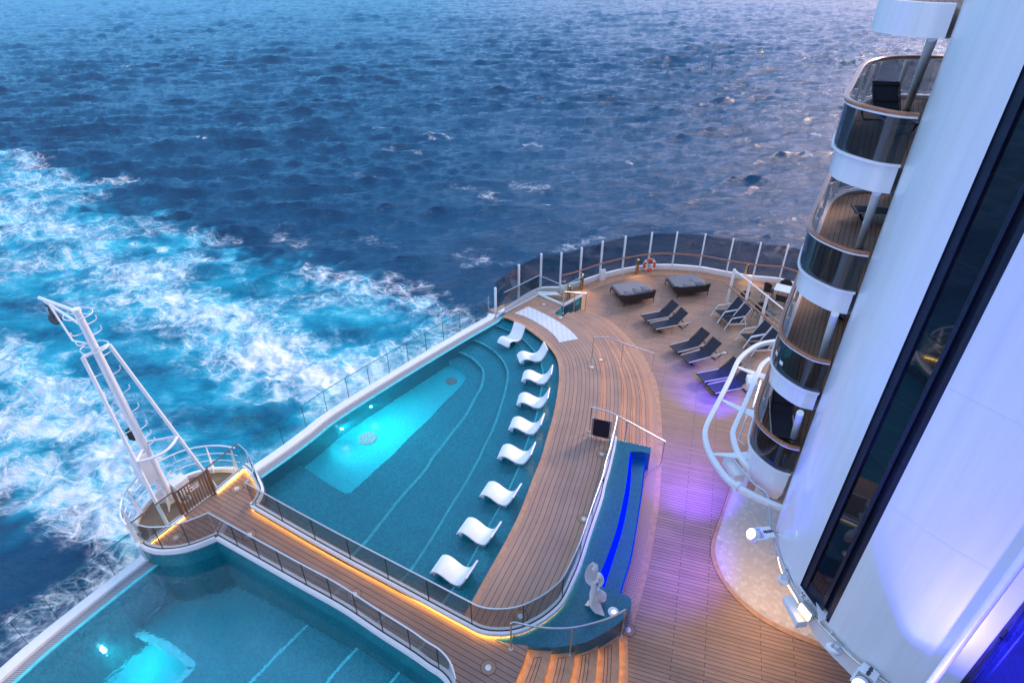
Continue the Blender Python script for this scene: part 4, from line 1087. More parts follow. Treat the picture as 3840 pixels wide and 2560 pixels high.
m = MB(); m.add([q0, q1, Vector((q1.x, q1.y, 0.0)), Vector((q0.x, q0.y, 0.0))], [(0, 1, 2, 3)]); obj('recess_end', m, M['bench'], bn)

# light on the platform
c = W(D(783, 950), ZB + 0.006)
lt = thing('uplight', 'round glowing uplight in a pale ring on the tiled platform', 'light', c)
m = MB(); m.lathe(c, [(0.0, 0.012), (0.10, 0.014), (0.145, 0.012), (0.15, 0.0)], 28); obj('ring', m, M['alu'], lt)
m = MB(); m.lathe(c + Vector((0.015, -0.01, 0)), [(0.0, 0.03), (0.04, 0.026), (0.055, 0.014)], 20); obj('lens', m, M['warmlens'], lt)

# abstract sculpture
def loft(mb, spine, radii, n=14, up=Vector((0, 0, 1)), twist=None):
    m_ = len(spine); vs = []
    for i in range(m_):
        a = spine[max(0, i - 1)]; b = spine[min(m_ - 1, i + 1)]; t_ = (b - a).normalized()
        x = t_.cross(up).normalized(); y = x.cross(t_).normalized()
        if twist: q_ = Matrix.Rotation(twist[i], 3, t_); x = q_ @ x; y = q_ @ y
        rx, ry = radii[i]
        vs += [spine[i] + x * rx * math.cos(2 * math.pi * k / n) + y * ry * math.sin(2 * math.pi * k / n) for k in range(n)]
    fs = [(i * n + k, i * n + (k + 1) % n, (i + 1) * n + (k + 1) % n, (i + 1) * n + k) for i in range(m_ - 1) for k in range(n)]
    fs += [tuple(range(n - 1, -1, -1)), tuple((m_ - 1) * n + k for k in range(n))]
    mb.add(vs, fs)
base_s = W(D(560, 900), ZB)
def sp(x, y, h): return W(D(x, y), ZB + h)
def curve_r(pts, rad, n=16):
    s_ = smooth(pts, n); r_ = []
    for i in range(n):
        f = i / (n - 1) * (len(rad) - 1); j = min(int(f), len(rad) - 2); t_ = f - j
        r_.append((rad[j][0] + (rad[j + 1][0] - rad[j][0]) * t_, rad[j][1] + (rad[j + 1][1] - rad[j][1]) * t_))
    return s_, r_
m = MB()
s_, r_ = curve_r([sp(650, 1005, 0.08), sp(580, 930, 0.16), sp(510, 820, 0.34), sp(490, 700, 0.62), sp(500, 600, 0.85), sp(490, 520, 1.02)], [(0.02, 0.02), (0.16, 0.045), (0.2, 0.07), (0.12, 0.08), (0.09, 0.08), (0.08, 0.07)]); loft(m, s_, r_)
s_, r_ = curve_r([sp(660, 760, 0.18), sp(640, 745, 0.24), sp(600, 720, 0.36), sp(560, 680, 0.55), sp(540, 610, 0.75)], [(0.06, 0.05), (0.16, 0.16), (0.17, 0.15), (0.10, 0.11), (0.07, 0.08)]); loft(m, s_, r_)
s_, r_ = curve_r([sp(372, 850, 0.05), sp(410, 830, 0.14), sp(470, 800, 0.22)], [(0.02, 0.015), (0.08, 0.03), (0.09, 0.04)]); loft(m, s_, r_)
s_, r_ = curve_r([sp(480, 560, 0.95), sp(440, 470, 1.12), sp(435, 370, 1.32), sp(465, 280, 1.52), sp(500, 265, 1.58), sp(520, 330, 1.5), sp(510, 420, 1.3), sp(490, 500, 1.1)], [(0.06, 0.04), (0.13, 0.016), (0.14, 0.014), (0.12, 0.014), (0.10, 0.014), (0.08, 0.014), (0.06, 0.014), (0.02, 0.012)], 26); loft(m, s_, r_, up=Vector((0.3, -0.9, 0.3)))
s_, r_ = curve_r([sp(500, 520, 1.0), sp(540, 450, 1.18), sp(575, 420, 1.26), sp(600, 490, 1.12), sp(580, 570, 0.92), sp(540, 600, 0.85)], [(0.05, 0.05), (0.13, 0.025), (0.11, 0.02), (0.10, 0.03), (0.06, 0.03), (0.01, 0.01)], 20); loft(m, s_, r_)
tag(obj('sculpture', m, M['pearl'], shade=70), 'pale twisted abstract sculpture standing on the tiled platform', 'sculpture')

# round deck fittings
M['collar'] = paint('collar_teak', (0.34, 0.195, 0.135), 0.6, var=0.1)
def deck_disc(fr, x, y, z, label, r=0.19, group='round flush deck fittings'):
    c = W(fr(x, y), z + 0.006); t = thing('deck_fitting', label, 'deck fitting', c, 0, group)
    m = MB(); m.lathe(c, [(0.0, 0.002), (r, 0.002), (r, -0.004)], 30); o = obj('collar', m, M['collar'], t)
    m = MB(); m.lathe(c, [(r + 0.001, 0.0025), (r + 0.014, 0.0025)], 30); obj('caulk_ring', m, M['sealant'], o)
    m = MB(); m.lathe(c, [(0.0, 0.008), (r * 0.36, 0.007), (r * 0.42, 0.002)], 20); obj('grille', m, M['alu'], t)
for a in ((BM, 88, 963, ZB, 'round deck fitting in the middle of the walkway planks'), (BM, 1225, 1110, ZB, 'round deck fitting on the surround inside the curved glass corner'), (BM, 1005, 1460, ZB, 'round deck fitting at the stair end of the walkway'),
          (BM, 1962, 1203, 0.004, 'round deck fitting on the main deck beside the lowest glowing stair'), (BM, 1660, 445, ZB, 'round deck fitting on the surround against the glass half way along the bench'), (U, 290, 822, ZB, 'round deck fitting on the surround below the black board'),
          (K, 505, 1280, ZB, 'round deck fitting on the surround below the long handrail foot'), (K, 582, 1215, 0.64, 'round deck fitting on the step beside the long handrail foot'), (T, 1125, 660, ZB, 'round deck fitting inside the rear corner glass'), (T, 1420, 895, ZB, 'faint round deck fitting below the corner handrail'),
          (G, 1780, 840, ZB, 'round deck fitting in the glow at the upper side of the walkway head'), (G, 945, 1510, ZB, 'round deck fitting at the lower side of the walkway head'), (G, 1950, 1475, ZB, 'round deck fitting where the walkway meets its head'),
          (K, 1650, 1155, 0.004, 'small round deck fitting on the main deck behind the middle sun loungers'), (BR, 1097, 1402, 0.004, 'round deck fitting in the brown planks below the pipe rail')):
    deck_disc(*a, r=0.15 if 'small' in a[-1] else 0.19)

# ------------------------------------------------------------------ crane platform
rim = smooth(WL(G, [(1850, 622), (1700, 596), (1550, 592), (1380, 610), (1200, 652), (1050, 712), (880, 800), (720, 905), (580, 1030), (480, 1160), (415, 1280), (385, 1400)], ZB + 0.05) + WL(BL, [(925, 590), (962, 650)], ZB + 0.05), 70)
m = MB(); fence_a, fence_b = W(G(1925, 540), ZB), W(BL(968, 655), ZB)
m.fill(rim + [W(G(560, 1568), ZB), W(G(1065, 1245), ZB), W(G(1500, 920), ZB), fence_a], ZB)
struct('crane_platform', m, M['platform'], 'half round tan platform outside the gate carrying the crane', 'deck')
m = MB(); m.sweep(rim, [(0.06, -1.6), (0.06, 0.1), (-0.06, 0.1), (-0.06, -0.06)]); struct('platform_rim', m, M['white'], 'white rim round the crane platform', 'wall')
gr = thing('guard_rail', 'white curved guard rail of three bars round the crane platform', 'guard rail', rim[35], 0)
out_r = offset(rim, 0.05 if (offset(rim, 0.5)[35] - W(G(1000, 1200), ZB)).length > (rim[35] - W(G(1000, 1200), ZB)).length else -0.05)
for z, r in ((1.95, 0.027), (1.6, 0.016), (1.28, 0.016)):
    m = MB(); m.tube(atz(out_r, z), r, 10); obj('bar', m, M['white'], gr)
for f in (0.03, 0.2, 0.38, 0.55, 0.72, 0.86, 0.97):
    i = int(f * (len(rim) - 1)); q = out_r[i]; tq = (out_r[min(i + 1, 69)] - out_r[max(0, i - 1)]).normalized(); nr = Vector((-tq.y, tq.x, 0)) * (1 if (q + Vector((-tq.y, tq.x, 0)) - head_c).length < (q - head_c).length else -1)
    m = MB(); m.add([q + Vector((0, 0, 0)) - tq * 0.01 + nr * 0.2, q - tq * 0.01, Vector((q.x, q.y, 1.95)) - tq * 0.01, Vector((q.x, q.y, 1.95)) - tq * 0.01 + nr * 0.05, q + tq * 0.01 + nr * 0.2, q + tq * 0.01, Vector((q.x, q.y, 1.95)) + tq * 0.01, Vector((q.x, q.y, 1.95)) + tq * 0.01 + nr * 0.05], [(0, 1, 2, 3), (7, 6, 5, 4), (0, 3, 7, 4), (1, 5, 6, 2), (0, 4, 5, 1), (3, 2, 6, 7)])
    obj('stanchion', m, M['white'], gr)

# fence with gate
fa, fb = W(G(1915, 556), ZB), W(BL(985, 650), ZB)
g0, g1 = W(G(1060, 1235), ZB), W(G(1490, 915), ZB)
for a, b, lb in ((fa, g1, 'clear glass panel beside the brown gate nearest the upper pool'), (g0, fb, 'clear glass panel beside the brown gate nearest the lower pool')):
    balustrade('gate_side_panel', lb, 'balustrade', resample([a, b], 17), ZB + 0.05, 1.1, 1, M['clear'], M['brownmetal'], shoe=(0.12, ZB + 0.05, ZB + 0.15), group='glass panels beside the gate', joint=False)
    m = MB(); i_ = Vector((0.86, -0.5, 0)) * 0.03; m.wall([a + i_, b + i_], ZB + 0.01, ZB + 0.045)
    tag(obj('glow_strip', m, M['led']), 'warm glowing strip under the glass panel on the %s side of the gate' % ('upper pool' if a is fa else 'lower pool'), 'light strip')
gt = thing('gate', 'brown slatted metal gate at the end of the walkway', 'gate', g0.lerp(g1, 0.5), 0)
gd = (g1 - g0).normalized(); ga = math.atan2(gd.y, gd.x); gl2 = (g1 - g0).length
for q, w_ in ((g0, 0.09), (g1, 0.1)):
    m = MB(); m.box((q.x, q.y, ZB + 0.56), (w_, 0.06, 1.12), ga); obj('post', m, M['brownmetal'], gt, bevel=0.005)
m = MB(); q = g0 + gd * 0.14; m.box((q.x, q.y, ZB + 0.58), (0.05, 0.05, 1.0), ga); obj('stile', m, M['brownmetal'], gt)
m = MB(); q = g1 - gd * 0.12; m.box((q.x, q.y, ZB + 0.58), (0.05, 0.05, 1.0), ga); obj('stile', m, M['brownmetal'], gt)
for k in range(8):
    q = g0 + gd * (0.14 + (gl2 - 0.26) * (k + 1) / 9); m = MB(); m.box((q.x, q.y, ZB + 0.58), (0.03, 0.02, 0.98), ga); obj('slat', m, M['brownmetal'], gt)
for z in (0.1, 1.08):
    m = MB(); q = g0.lerp(g1, 0.5); m.box((q.x, q.y, ZB + z), (gl2 - 0.1, 0.04, 0.04), ga); obj('rail', m, M['alu'] if z < 0.5 else M['brownmetal'], gt)
sq = g0 + gd * gl2 * 0.52 + Vector((gd.y, -gd.x, 0)) * 0.02; sq.z = ZB + 0.86
m = MB(); m.box(sq, (0.3, 0.012, 0.22), ga); sn = tag(obj('gate_sign', m, M['white']), 'small white notice with a red mark fixed on the brown gate', 'sign')
fr_ = Vector((gd.y, -gd.x, 0)) * 0.009
m = MB(); m.box(sq + fr_ - gd * 0.09 + Vector((0, 0, -0.03)), (0.075, 0.004, 0.075), ga); obj('red_mark', m, paint('sign_red', (0.6, 0.02, 0.02)), sn)
m = MB(); m.box(sq + fr_ + Vector((0, 0, 0.085)), (0.28, 0.004, 0.035), ga)
for k in range(3): m.box(sq + fr_ + gd * 0.05 + Vector((0, 0, 0.02 - 0.04 * k)), (0.15, 0.004, 0.012), ga)
obj('lettering', m, M['black'], sn)

# the crane
mb0 = W(G(880, 1010), ZB); mtop = W(C3(722, 236), 8.05)
ax = (mtop - mb0)
def mast(f): return mb0 + ax * f
def mast_at(y):                       # fraction of the mast that is seen at image row y
    lo, hi = 0.0, 1.0
    for i in range(40):
        k = (lo + hi) / 2; q = mast(k)
        yy = 1280 - F_PX * (q.y * sP + (q.z - CAM_H) * cP) / (q.y * cP - (q.z - CAM_H) * sP)
        if yy > y: lo = k
        else: hi = k
    return k
cr = thing('crane', 'white lattice braced mast with a short jib standing on the round stern platform', 'crane', mb0, 0)
m = MB(); m.tube([mast(0), mast(0.12), mast(1.0)], 0.20, 20); m.v = []; m.f = []; m.uv = []
m.tube([mast(i / 12) for i in range(13)], 0.155, 20, r2=0.092); m.lathe(mast(1.0), [(0.11, -0.06), (0.11, 0.02), (0.0, 0.02)], 20); obj('mast', m, M['white'], cr)
m = MB()
for k in range(4):
    a = R(20 + 90 * k); d_ = Vector((math.cos(a), math.sin(a), 0)); s2 = Vector((-d_.y, d_.x, 0)) * 0.012
    m.add([mb0 + d_ * 0.16 + s2, mb0 + d_ * 0.48 + s2, mb0 + d_ * 0.2 + Vector((0, 0, 0.7)) + s2, mb0 + d_ * 0.16 - s2, mb0 + d_ * 0.48 - s2, mb0 + d_ * 0.2 + Vector((0, 0, 0.7)) - s2], [(0, 1, 2), (5, 4, 3), (0, 3, 4, 1), (1, 4, 5, 2), (2, 5, 3, 0)])
obj('base_gussets', m, M['white'], cr)
fc = mast_at(C3(0, 848)[1]); zc = mast(fc).z
cl_, crr = W(C3(822, 938), zc), W(C3(1212, 752), zc)
l0, r0 = W(G(850, 1375), ZB), W(G(1510, 845), ZB)
m = MB(); m.tube([cl_, mast(fc), crr], 0.055, 12); obj('crossbar', m, M['white'], cr)
for a, b in ((l0, cl_), (r0, crr)):
    m = MB(); m.tube([a, b], 0.056, 12); obj('frame_leg', m, M['white'], cr)
def leg_pt(a, b, y):
    best = None
    for k in range(101):
        q = a.lerp(b, k / 100); yy = 1280 - F_PX * (q.y * sP + (q.z - CAM_H) * cP) / (q.y * cP - (q.z - CAM_H) * sP)
        if best is None or abs(yy - y) < best[0]: best = (abs(yy - y), q)
    return best[1]
pl, pr = leg_pt(l0, cl_, C4(0, 725)[1]), leg_pt(r0, crr, C4(0, 425)[1]); zr_ = (pl.z + pr.z) / 2
fm_ = mast_at(C4(0, 500)[1])
m = MB(); arc = [pl] + WL(C4, [(500, 690), (620, 640), (720, 575), (790, 495)], zr_) + [pr]; m.tube(smooth(arc, 24), 0.043, 10); obj('brace_ring', m, M['white'], cr)
for q, px in ((pl, (450, 545)), (pr, (490, 500))):
    m = MB(); m.tube([q, mast(mast_at(C4(*px)[1]))], 0.04, 10); obj('brace', m, M['white'], cr)
# jib
jt = None; best = None
for k in range(80):
    t_ = 0.5 + k * 0.05; c = mtop + Vector((-0.8572, 0.515, 0)) * t_
    z = zat(c, C3(185, 65)[1]); q = W(C3(185, 65), z); e = (Vector((q.x, q.y)) - Vector((c.x, c.y))).length
    if best is None or e < best[0]: best = (e, q)
jt = best[1]
m = MB(); m.tube([mast(0.99), jt], 0.048, 12); m.tube([mast(mast_at(C3(0, 500)[1])), jt.lerp(mast(0.99), 0.12) - Vector((0, 0, 0.06))], 0.036, 10); obj('jib', m, M['white'], cr)
q = mast(mast_at(C3(0, 755)[1])); k1 = jt.lerp(mast(0.99), 0.2)
kn = q.lerp(k1, 0.55) + Vector((-0.25, 0.1, -0.95)) * 0.75
m = MB(); m.tube(smooth([k1, kn.lerp(k1, 0.15), kn, kn.lerp(q, 0.25), q], 24), 0.028, 10); obj('jib_stay', m, M['white'], cr)
for yy, rr_ in ((300, 0.34), (790, 0.34)):
    c = mast(mast_at(C3(0, yy)[1])); m = MB(); m.tube([c + Vector((math.cos(a) * rr_, math.sin(a) * rr_, 0)) for a in np.linspace(0, 2 * math.pi, 28)[:-1]], 0.015, 8, closed=True)
    m.tube([c + Vector((-rr_, 0, 0)), c + Vector((rr_, 0, 0))], 0.012, 6); obj('guard_ring', m, M['white'], cr)
side = (crr - cl_).normalized()
rows = [(-1, C3(0, 560)[1]), (1, C3(0, 480)[1]), (1, C3(0, 635)[1]), (-1, C3(0, 700)[1]), (1, C3(0, 945)[1]), (1, C3(0, 1220)[1]), (-1, C3(0, 1150)[1]), (-1, C3(0, 1430)[1]), (1, C3(0, 1500)[1]), (-1, C4(0, 110)[1]), (1, C4(0, 165)[1]), (1, C4(0, 370)[1]), (-1, C4(0, 330)[1]), (1, C4(0, 470)[1]), (-1, C4(0, 540)[1]), (1, C4(0, 560)[1]), (1, C4(0, 760)[1]), (1, C4(0, 950)[1])]
for s_, y in rows:
    c = mast(mast_at(y)); m = MB(); d_ = side * s_
    m.tube(smooth([c + d_ * 0.08, c + d_ * 0.28 + Vector((0, 0, 0.02)), c + d_ * 0.35 + Vector((0, 0, 0.06)), c + d_ * 0.36 + Vector((0, 0, 0.16))], 9), 0.017, 6); obj('step_hook', m, M['white'], cr)
# ladder on the mast foot
m = MB(); fd = (Vector((0.86, -0.5, 0)) * 0.12 - side * 0.28)
for s_ in (-0.2, 0.2): m.tube([mast(0.04) + fd + side * s_, mast(0.42) + fd + side * s_], 0.018, 6)
for k in range(8):
    c = mast(0.06 + 0.045 * k) + fd; m.tube([c - side * 0.2, c + side * 0.2], 0.015, 6)
obj('ladder', m, M['white'], cr)
m = MB(); m.box(mast(0.24) + Vector((-0.02, -0.05, 0)) - side * 0.24, (0.42, 0.34, 1.1), ga); obj('control_cabinet', m, M['white'], cr, bevel=0.02)
for x, y, s_ in ((310, 385, 0.19), (462, 665, 0.16), (445, 785, 0.24)):
    c = mast(mast_at(C4(0, y)[1])) - side * 0.42 + Vector((0.05, -0.05, 0))
    q = W(C4(x, y), c.z); m = MB(); m.box(q, (s_ * 1.4, s_ * 1.2, s_ * 2.0), ga + 0.3); m.lathe(q + Vector((0, 0, s_)), [(s_ * 0.62, -0.06), (s_ * 0.62, 0.0), (0, 0.03)], 12); obj('floodlight', m, M['black'], cr, bevel=0.03)
pb_ = thing('pulley_block', 'dark pulley block hanging on a short chain below the jib tip', 'pulley', jt + Vector((0.1, -0.05, -0.1)), 0)
hb = jt + (mast(0.99) - jt) * 0.13
m = MB(); m.tube([hb + Vector((0, 0, -0.05)), hb + Vector((0.03, 0, -0.3))], 0.02, 6); m.tube([hb + Vector((-0.05, 0, -0.05)), hb + Vector((0.03, 0, -0.25))], 0.015, 6); obj('chain', m, M['black'], pb_)
m = MB(); c = hb + Vector((0.05, 0, -0.62)); m.lathe(c, [(0.0, 0.05), (0.15, 0.05), (0.18, 0.02), (0.18, -0.02), (0.15, -0.05), (0, -0.05)], 20, Matrix.Rotation(R(80), 4, 'X') ); m.box(c + Vector((0, 0, 0.2)), (0.07, 0.12, 0.28)); obj('sheave', m, paint('grey_steel', (0.06, 0.06, 0.07), 0.4, metal=0.5), pb_)
m = MB(); c = W(G(1000, 800), ZB + 0.28); m.box(c, (0.5, 0.38, 0.56), ga); tag(obj('deck_box', m, M['white'], bevel=0.02), 'white equipment box on the crane platform behind the gate', 'box')
m = MB(); c = W(G(1070, 985), ZB + 0.12)
for k in range(5): m.tube([c + Vector((math.cos(a) * (0.16 + 0.012 * k), math.sin(a) * 0.13, 0.02 * k - 0.05)) for a in np.linspace(0, 2 * math.pi, 22)[:-1]], 0.016, 6, closed=True)
tag(obj('rope_coil', m, paint('cream_rope', (0.6, 0.55, 0.45), 0.8)), 'coil of pale rope lying behind the gate slats', 'rope')

# ------------------------------------------------------------------ loungers, daybeds, tables
def lerp3(a, b, t): return tuple(p + (q - p) * t for p, q in zip(a, b))
def make_sun_lounger():
    t = thing('sun_lounger', '', 'sun lounger', (0, 0, 0), 0, 'black sun loungers in pairs')
    for s in (-0.32, 0.32):
        m = MB(); m.tube([(0.0, s, 0.30), (1.93, s, 0.30)], 0.022, 8); obj('side_rail', m, M['alu'], t, local=True)
    for x0, x1 in ((0.06, 0.34), (1.90, 1.58)):
        m = MB(); m.tube([(x0, -0.31, 0.30), (x0 * 0.6 + x1 * 0.4, -0.31, 0.12), (x1, -0.30, 0.025), (x1, 0.30, 0.025), (x0 * 0.6 + x1 * 0.4, 0.31, 0.12), (x0, 0.31, 0.30)], 0.022, 8); obj('leg_loop', m, M['black'], t, local=True)
    m = MB(); m.add([(0.0, -0.29, 0.315), (1.12, -0.29, 0.305), (1.12, 0.29, 0.305), (0.0, 0.29, 0.315)] + [(0.0, -0.29, 0.285), (1.12, -0.29, 0.275), (1.12, 0.29, 0.275), (0.0, 0.29, 0.285)], [(0, 1, 2, 3), (7, 6, 5, 4), (0, 4, 5, 1), (1, 5, 6, 2), (2, 6, 7, 3), (3, 7, 4, 0)])
    obj('seat_sling', m, M['mesh'], t, local=True)
    m = MB(); m.box((0.0, 0, 0.30), (0.05, 0.64, 0.045)); obj('end_bar', m, M['black'], t, local=True, bevel=0.008)
    a, b = Vector((1.12, 0, 0.31)), Vector((1.74, 0, 0.88)); d = (b - a).normalized(); nn = Vector((-d.z, 0, d.x))
    m = MB(); vs = []
    for k in range(7):
        f = k / 6; c = a.lerp(b, f) - nn * 0.03 * math.sin(math.pi * f)
        vs += [c + Vector((0, -0.29, 0)), c + Vector((0, 0.29, 0)), c + Vector((0, 0.29, 0)) - nn * 0.018, c + Vector((0, -0.29, 0)) - nn * 0.018]
    fs = [(0, 1, 2, 3), (24, 27, 26, 25)]
    for k in range(6):
        for j in range(4): fs.append((4 * k + j, 4 * k + 4 + j, 4 * k + 4 + (j + 1) % 4, 4 * k + (j + 1) % 4))
    m.add(vs, fs); bk = obj('backrest', m, M['mesh'], t, local=True)
    m = MB(); m.tube([a + Vector((0, -0.305, 0)), b + Vector((0, -0.305, 0)), b + Vector((0, 0.305, 0)), a + Vector((0, 0.305, 0))], 0.018, 8); obj('back_frame', m, M['black'], bk, local=True)
    for f in (0.36, 0.88):
        m = MB(); c = a.lerp(b, f) + nn * 0.006; m.box(c, (0.035, 0.57, 0.012), M=Matrix.Rotation(-math.atan2(d.z, d.x), 4, 'Y')); obj('seam', m, M['black'], bk, local=True)
    m = MB(); m.tube([(1.45, -0.25, 0.60), (1.62, -0.25, 0.32), (1.62, 0.25, 0.32), (1.45, 0.25, 0.60)], 0.014, 6); obj('prop', m, M['black'], t, local=True)
    return t
sl = make_sun_lounger(); first = True
def place_lounger(loc, rz, label, group=None):
    global first
    if first:
        sl.location = loc; sl.rotation_euler = (0, 0, rz); sl['label'] = label; first = False; o = sl
    else: o = dup(sl, loc, rz, label)
    if group: o['group'] = group
    return o
def pair(pn, pf, qn, ra, la, lb):
    a, b = W(pn, 0.30), W(pf, 0.30); d = b - a; rz = math.atan2(d.y, d.x); lf = Vector((-math.sin(rz), math.cos(rz), 0))
    c = a + lf * 0.32; place_lounger((c.x, c.y, 0.0), rz, la)
    q = W(qn, 0.30) + lf * 0.32; place_lounger((q.x, q.y, 0.0), rz, lb)
pair(K(1060, 957), K(1352, 898), K(985, 885), 0, 'black sun lounger nearest the daybeds, the nearer of the rear pair', 'black sun lounger in front of the daybeds, the farther of the rear pair')
pair(K(1345, 1245), K(1635, 1162), K(1250, 1155), 0, 'nearer black sun lounger of the middle pair at the edge of the purple light', 'farther black sun lounger of the middle pair')
pair(K(1575, 1510), K(1840, 1455), K(1480, 1410), 0, 'blue lit black sun lounger half behind the white curved tubes', 'black sun lounger in blue light beside the upper white curved tube')

def make_armchair_lounger():
    t = thing('reclining_chair', '', 'deck chair', (0, 0, 0), 0, 'white framed reclining chairs by the partition')
    for s in (-0.33, 0.33):
        m = MB()
        for a, b in (((0.0, s, 0.0), (0.30, s, 0.60)), ((0.30, s, 0.60), (1.02, s, 0.63)), ((1.02, s, 0.63), (1.20, s, 0.0)), ((0.12, s, 0.30), (1.25, s, 0.16))): m.beam(a, b, 0.035, 0.04)
        obj('side_frame', m, M['white'], t, local=True)
    m = MB(); m.beam((0.16, -0.31, 0.36), (0.16, 0.31, 0.36), 0.03, 0.03); m.beam((0.86, -0.31, 0.27), (0.86, 0.31, 0.27), 0.03, 0.03); obj('cross_bars', m, M['alu'], t, local=True)
    m = MB(); m.add([(0.14, -0.3, 0.39), (0.86, -0.3, 0.29), (0.86, 0.3, 0.29), (0.14, 0.3, 0.39), (0.14, -0.3, 0.37), (0.86, -0.3, 0.27), (0.86, 0.3, 0.27), (0.14, 0.3, 0.37)], [(0, 1, 2, 3), (7, 6, 5, 4), (0, 4, 5, 1), (1, 5, 6, 2), (2, 6, 7, 3), (3, 7, 4, 0)]); obj('seat_sling', m, M['mesh'], t, local=True)
    m = MB(); m.add([(0.84, -0.3, 0.30), (1.30, -0.29, 1.02), (1.30, 0.29, 1.02), (0.84, 0.3, 0.30), (0.865, -0.3, 0.285), (1.325, -0.29, 1.005), (1.325, 0.29, 1.005), (0.865, 0.3, 0.285)], [(0, 1, 2, 3), (7, 6, 5, 4), (0, 4, 5, 1), (1, 5, 6, 2), (2, 6, 7, 3), (3, 7, 4, 0)]); bk = obj('backrest', m, M['mesh'], t, local=True)
    m = MB(); m.tube([(0.85, -0.31, 0.29), (1.32, -0.30, 1.03), (1.32, 0.30, 1.03), (0.85, 0.31, 0.29)], 0.016, 8); obj('back_frame', m, M['white'], bk, local=True)
    return t
ac = make_armchair_lounger(); rz = R(14); lf = Vector((-math.sin(rz), math.cos(rz), 0))
for i, (px, lb) in enumerate(((K(1650, 960), 'white framed dark reclining chair, the nearer of the pair close to the first partition posts'), (K(1590, 900), 'white framed dark reclining chair, the farther of the pair close to the first partition posts'), (K(1880, 1190), 'white framed dark reclining chair partly behind the balcony and the white curved tube'), (K(1815, 1115), 'white framed dark reclining chair beside the near end of the partition'))):
    c = W(px, 0) + lf * 0.33
    if i == 0: ac.location = c; ac.rotation_euler = (0, 0, rz); ac['label'] = lb
    else: dup(ac, c, rz, lb)

def make_daybed():
    t = thing('daybed', '', 'daybed', (0, 0, 0), 0, 'grey woven daybeds')       # x along the back, y towards the foot
    for x in (-0.88, 0.88):
        for y in (0.04, 1.70):
            m = MB(); m.tube([(x, y, 0.0), (x * 0.985, y, 0.3)], 0.022, 8); obj('leg', m, M['black'], t, local=True)
    m = MB(); m.tube([(-0.88, 0.04, 0.29), (0.88, 0.04, 0.29), (0.88, 1.70, 0.29), (-0.88, 1.70, 0.29)], 0.025, 8, closed=True); m.box((0, 0.87, 0.27), (1.7, 1.6, 0.03)); obj('frame', m, M['black'], t, local=True)
    m = MB(); m.box((0, 0.92, 0.40), (1.72, 1.56, 0.2)); obj('mattress', m, M['cushion'], t, local=True, bevel=0.05)
    pth = smooth([Vector((-0.93, 0.62, 0)), Vector((-0.95, 0.25, 0)), Vector((-0.88, 0.02, 0)), Vector((-0.6, -0.03, 0)), Vector((0.6, -0.03, 0)), Vector((0.88, 0.02, 0)), Vector((0.95, 0.25, 0)), Vector((0.93, 0.62, 0))], 40)
    m = MB(); hh = [0.34 + 0.36 * min(1, max(0.15, min(i, 39 - i) / 7)) for i in range(40)]; of = offset(pth, -0.05)
    vs = []
    for i in range(40):
        o2 = pth[i].lerp(of[i], 0.8); vs += [Vector((pth[i].x, pth[i].y, 0.28)), Vector((o2.x * 1.02, o2.y - 0.02, hh[i])), Vector((o2.x * 0.99, o2.y + 0.03, hh[i])), Vector((pth[i].x * 0.97, pth[i].y + 0.03, 0.28))]
    fs = [(4 * i + j, 4 * i + 4 + j, 4 * i + 4 + (j + 1) % 4, 4 * i + (j + 1) % 4) for i in range(39) for j in range(4)] + [(0, 1, 2, 3), (156, 159, 158, 157)]
    m.add(vs, fs); obj('woven_back', m, M['wicker'], t, local=True)
    m = MB(); m.tube([Vector(vs[4 * i + 1]).lerp(vs[4 * i + 2], 0.5) for i in range(40)], 0.02, 8); obj('top_tube', m, M['black'], t, local=True)
    return t
def cushion(t, c, size, rz, tilt, label):
    m = MB(); n = 12; vs = []
    for s in (1, -1):
        for i in range(n + 1):
            for j in range(n + 1):
                u, v = i / n * 2 - 1, j / n * 2 - 1; b = (1 - u ** 4) * (1 - v ** 4)
                vs.append((u * size[0] / 2 * (1 - 0.06 * v * v), v * size[1] / 2 * (1 - 0.06 * u * u), s * size[2] / 2 * b))
    fs = []
    for s in (0, 1):
        o = s * (n + 1) ** 2
        for i in range(n):
            for j in range(n): fs.append(tuple(o + q for q in (i * (n + 1) + j, (i + 1) * (n + 1) + j, (i + 1) * (n + 1) + j + 1, i * (n + 1) + j + 1)))
    Mx = Matrix.Rotation(rz, 4, 'Z') @ Matrix.Rotation(tilt, 4, 'X')
    m.add([Vector(c) + Mx @ Vector(q) for q in vs], fs)
    return tag(obj('pillow', m, M['cushion'], shade=60), label, 'pillow', 'grey pillows on the daybeds')
db = make_daybed()
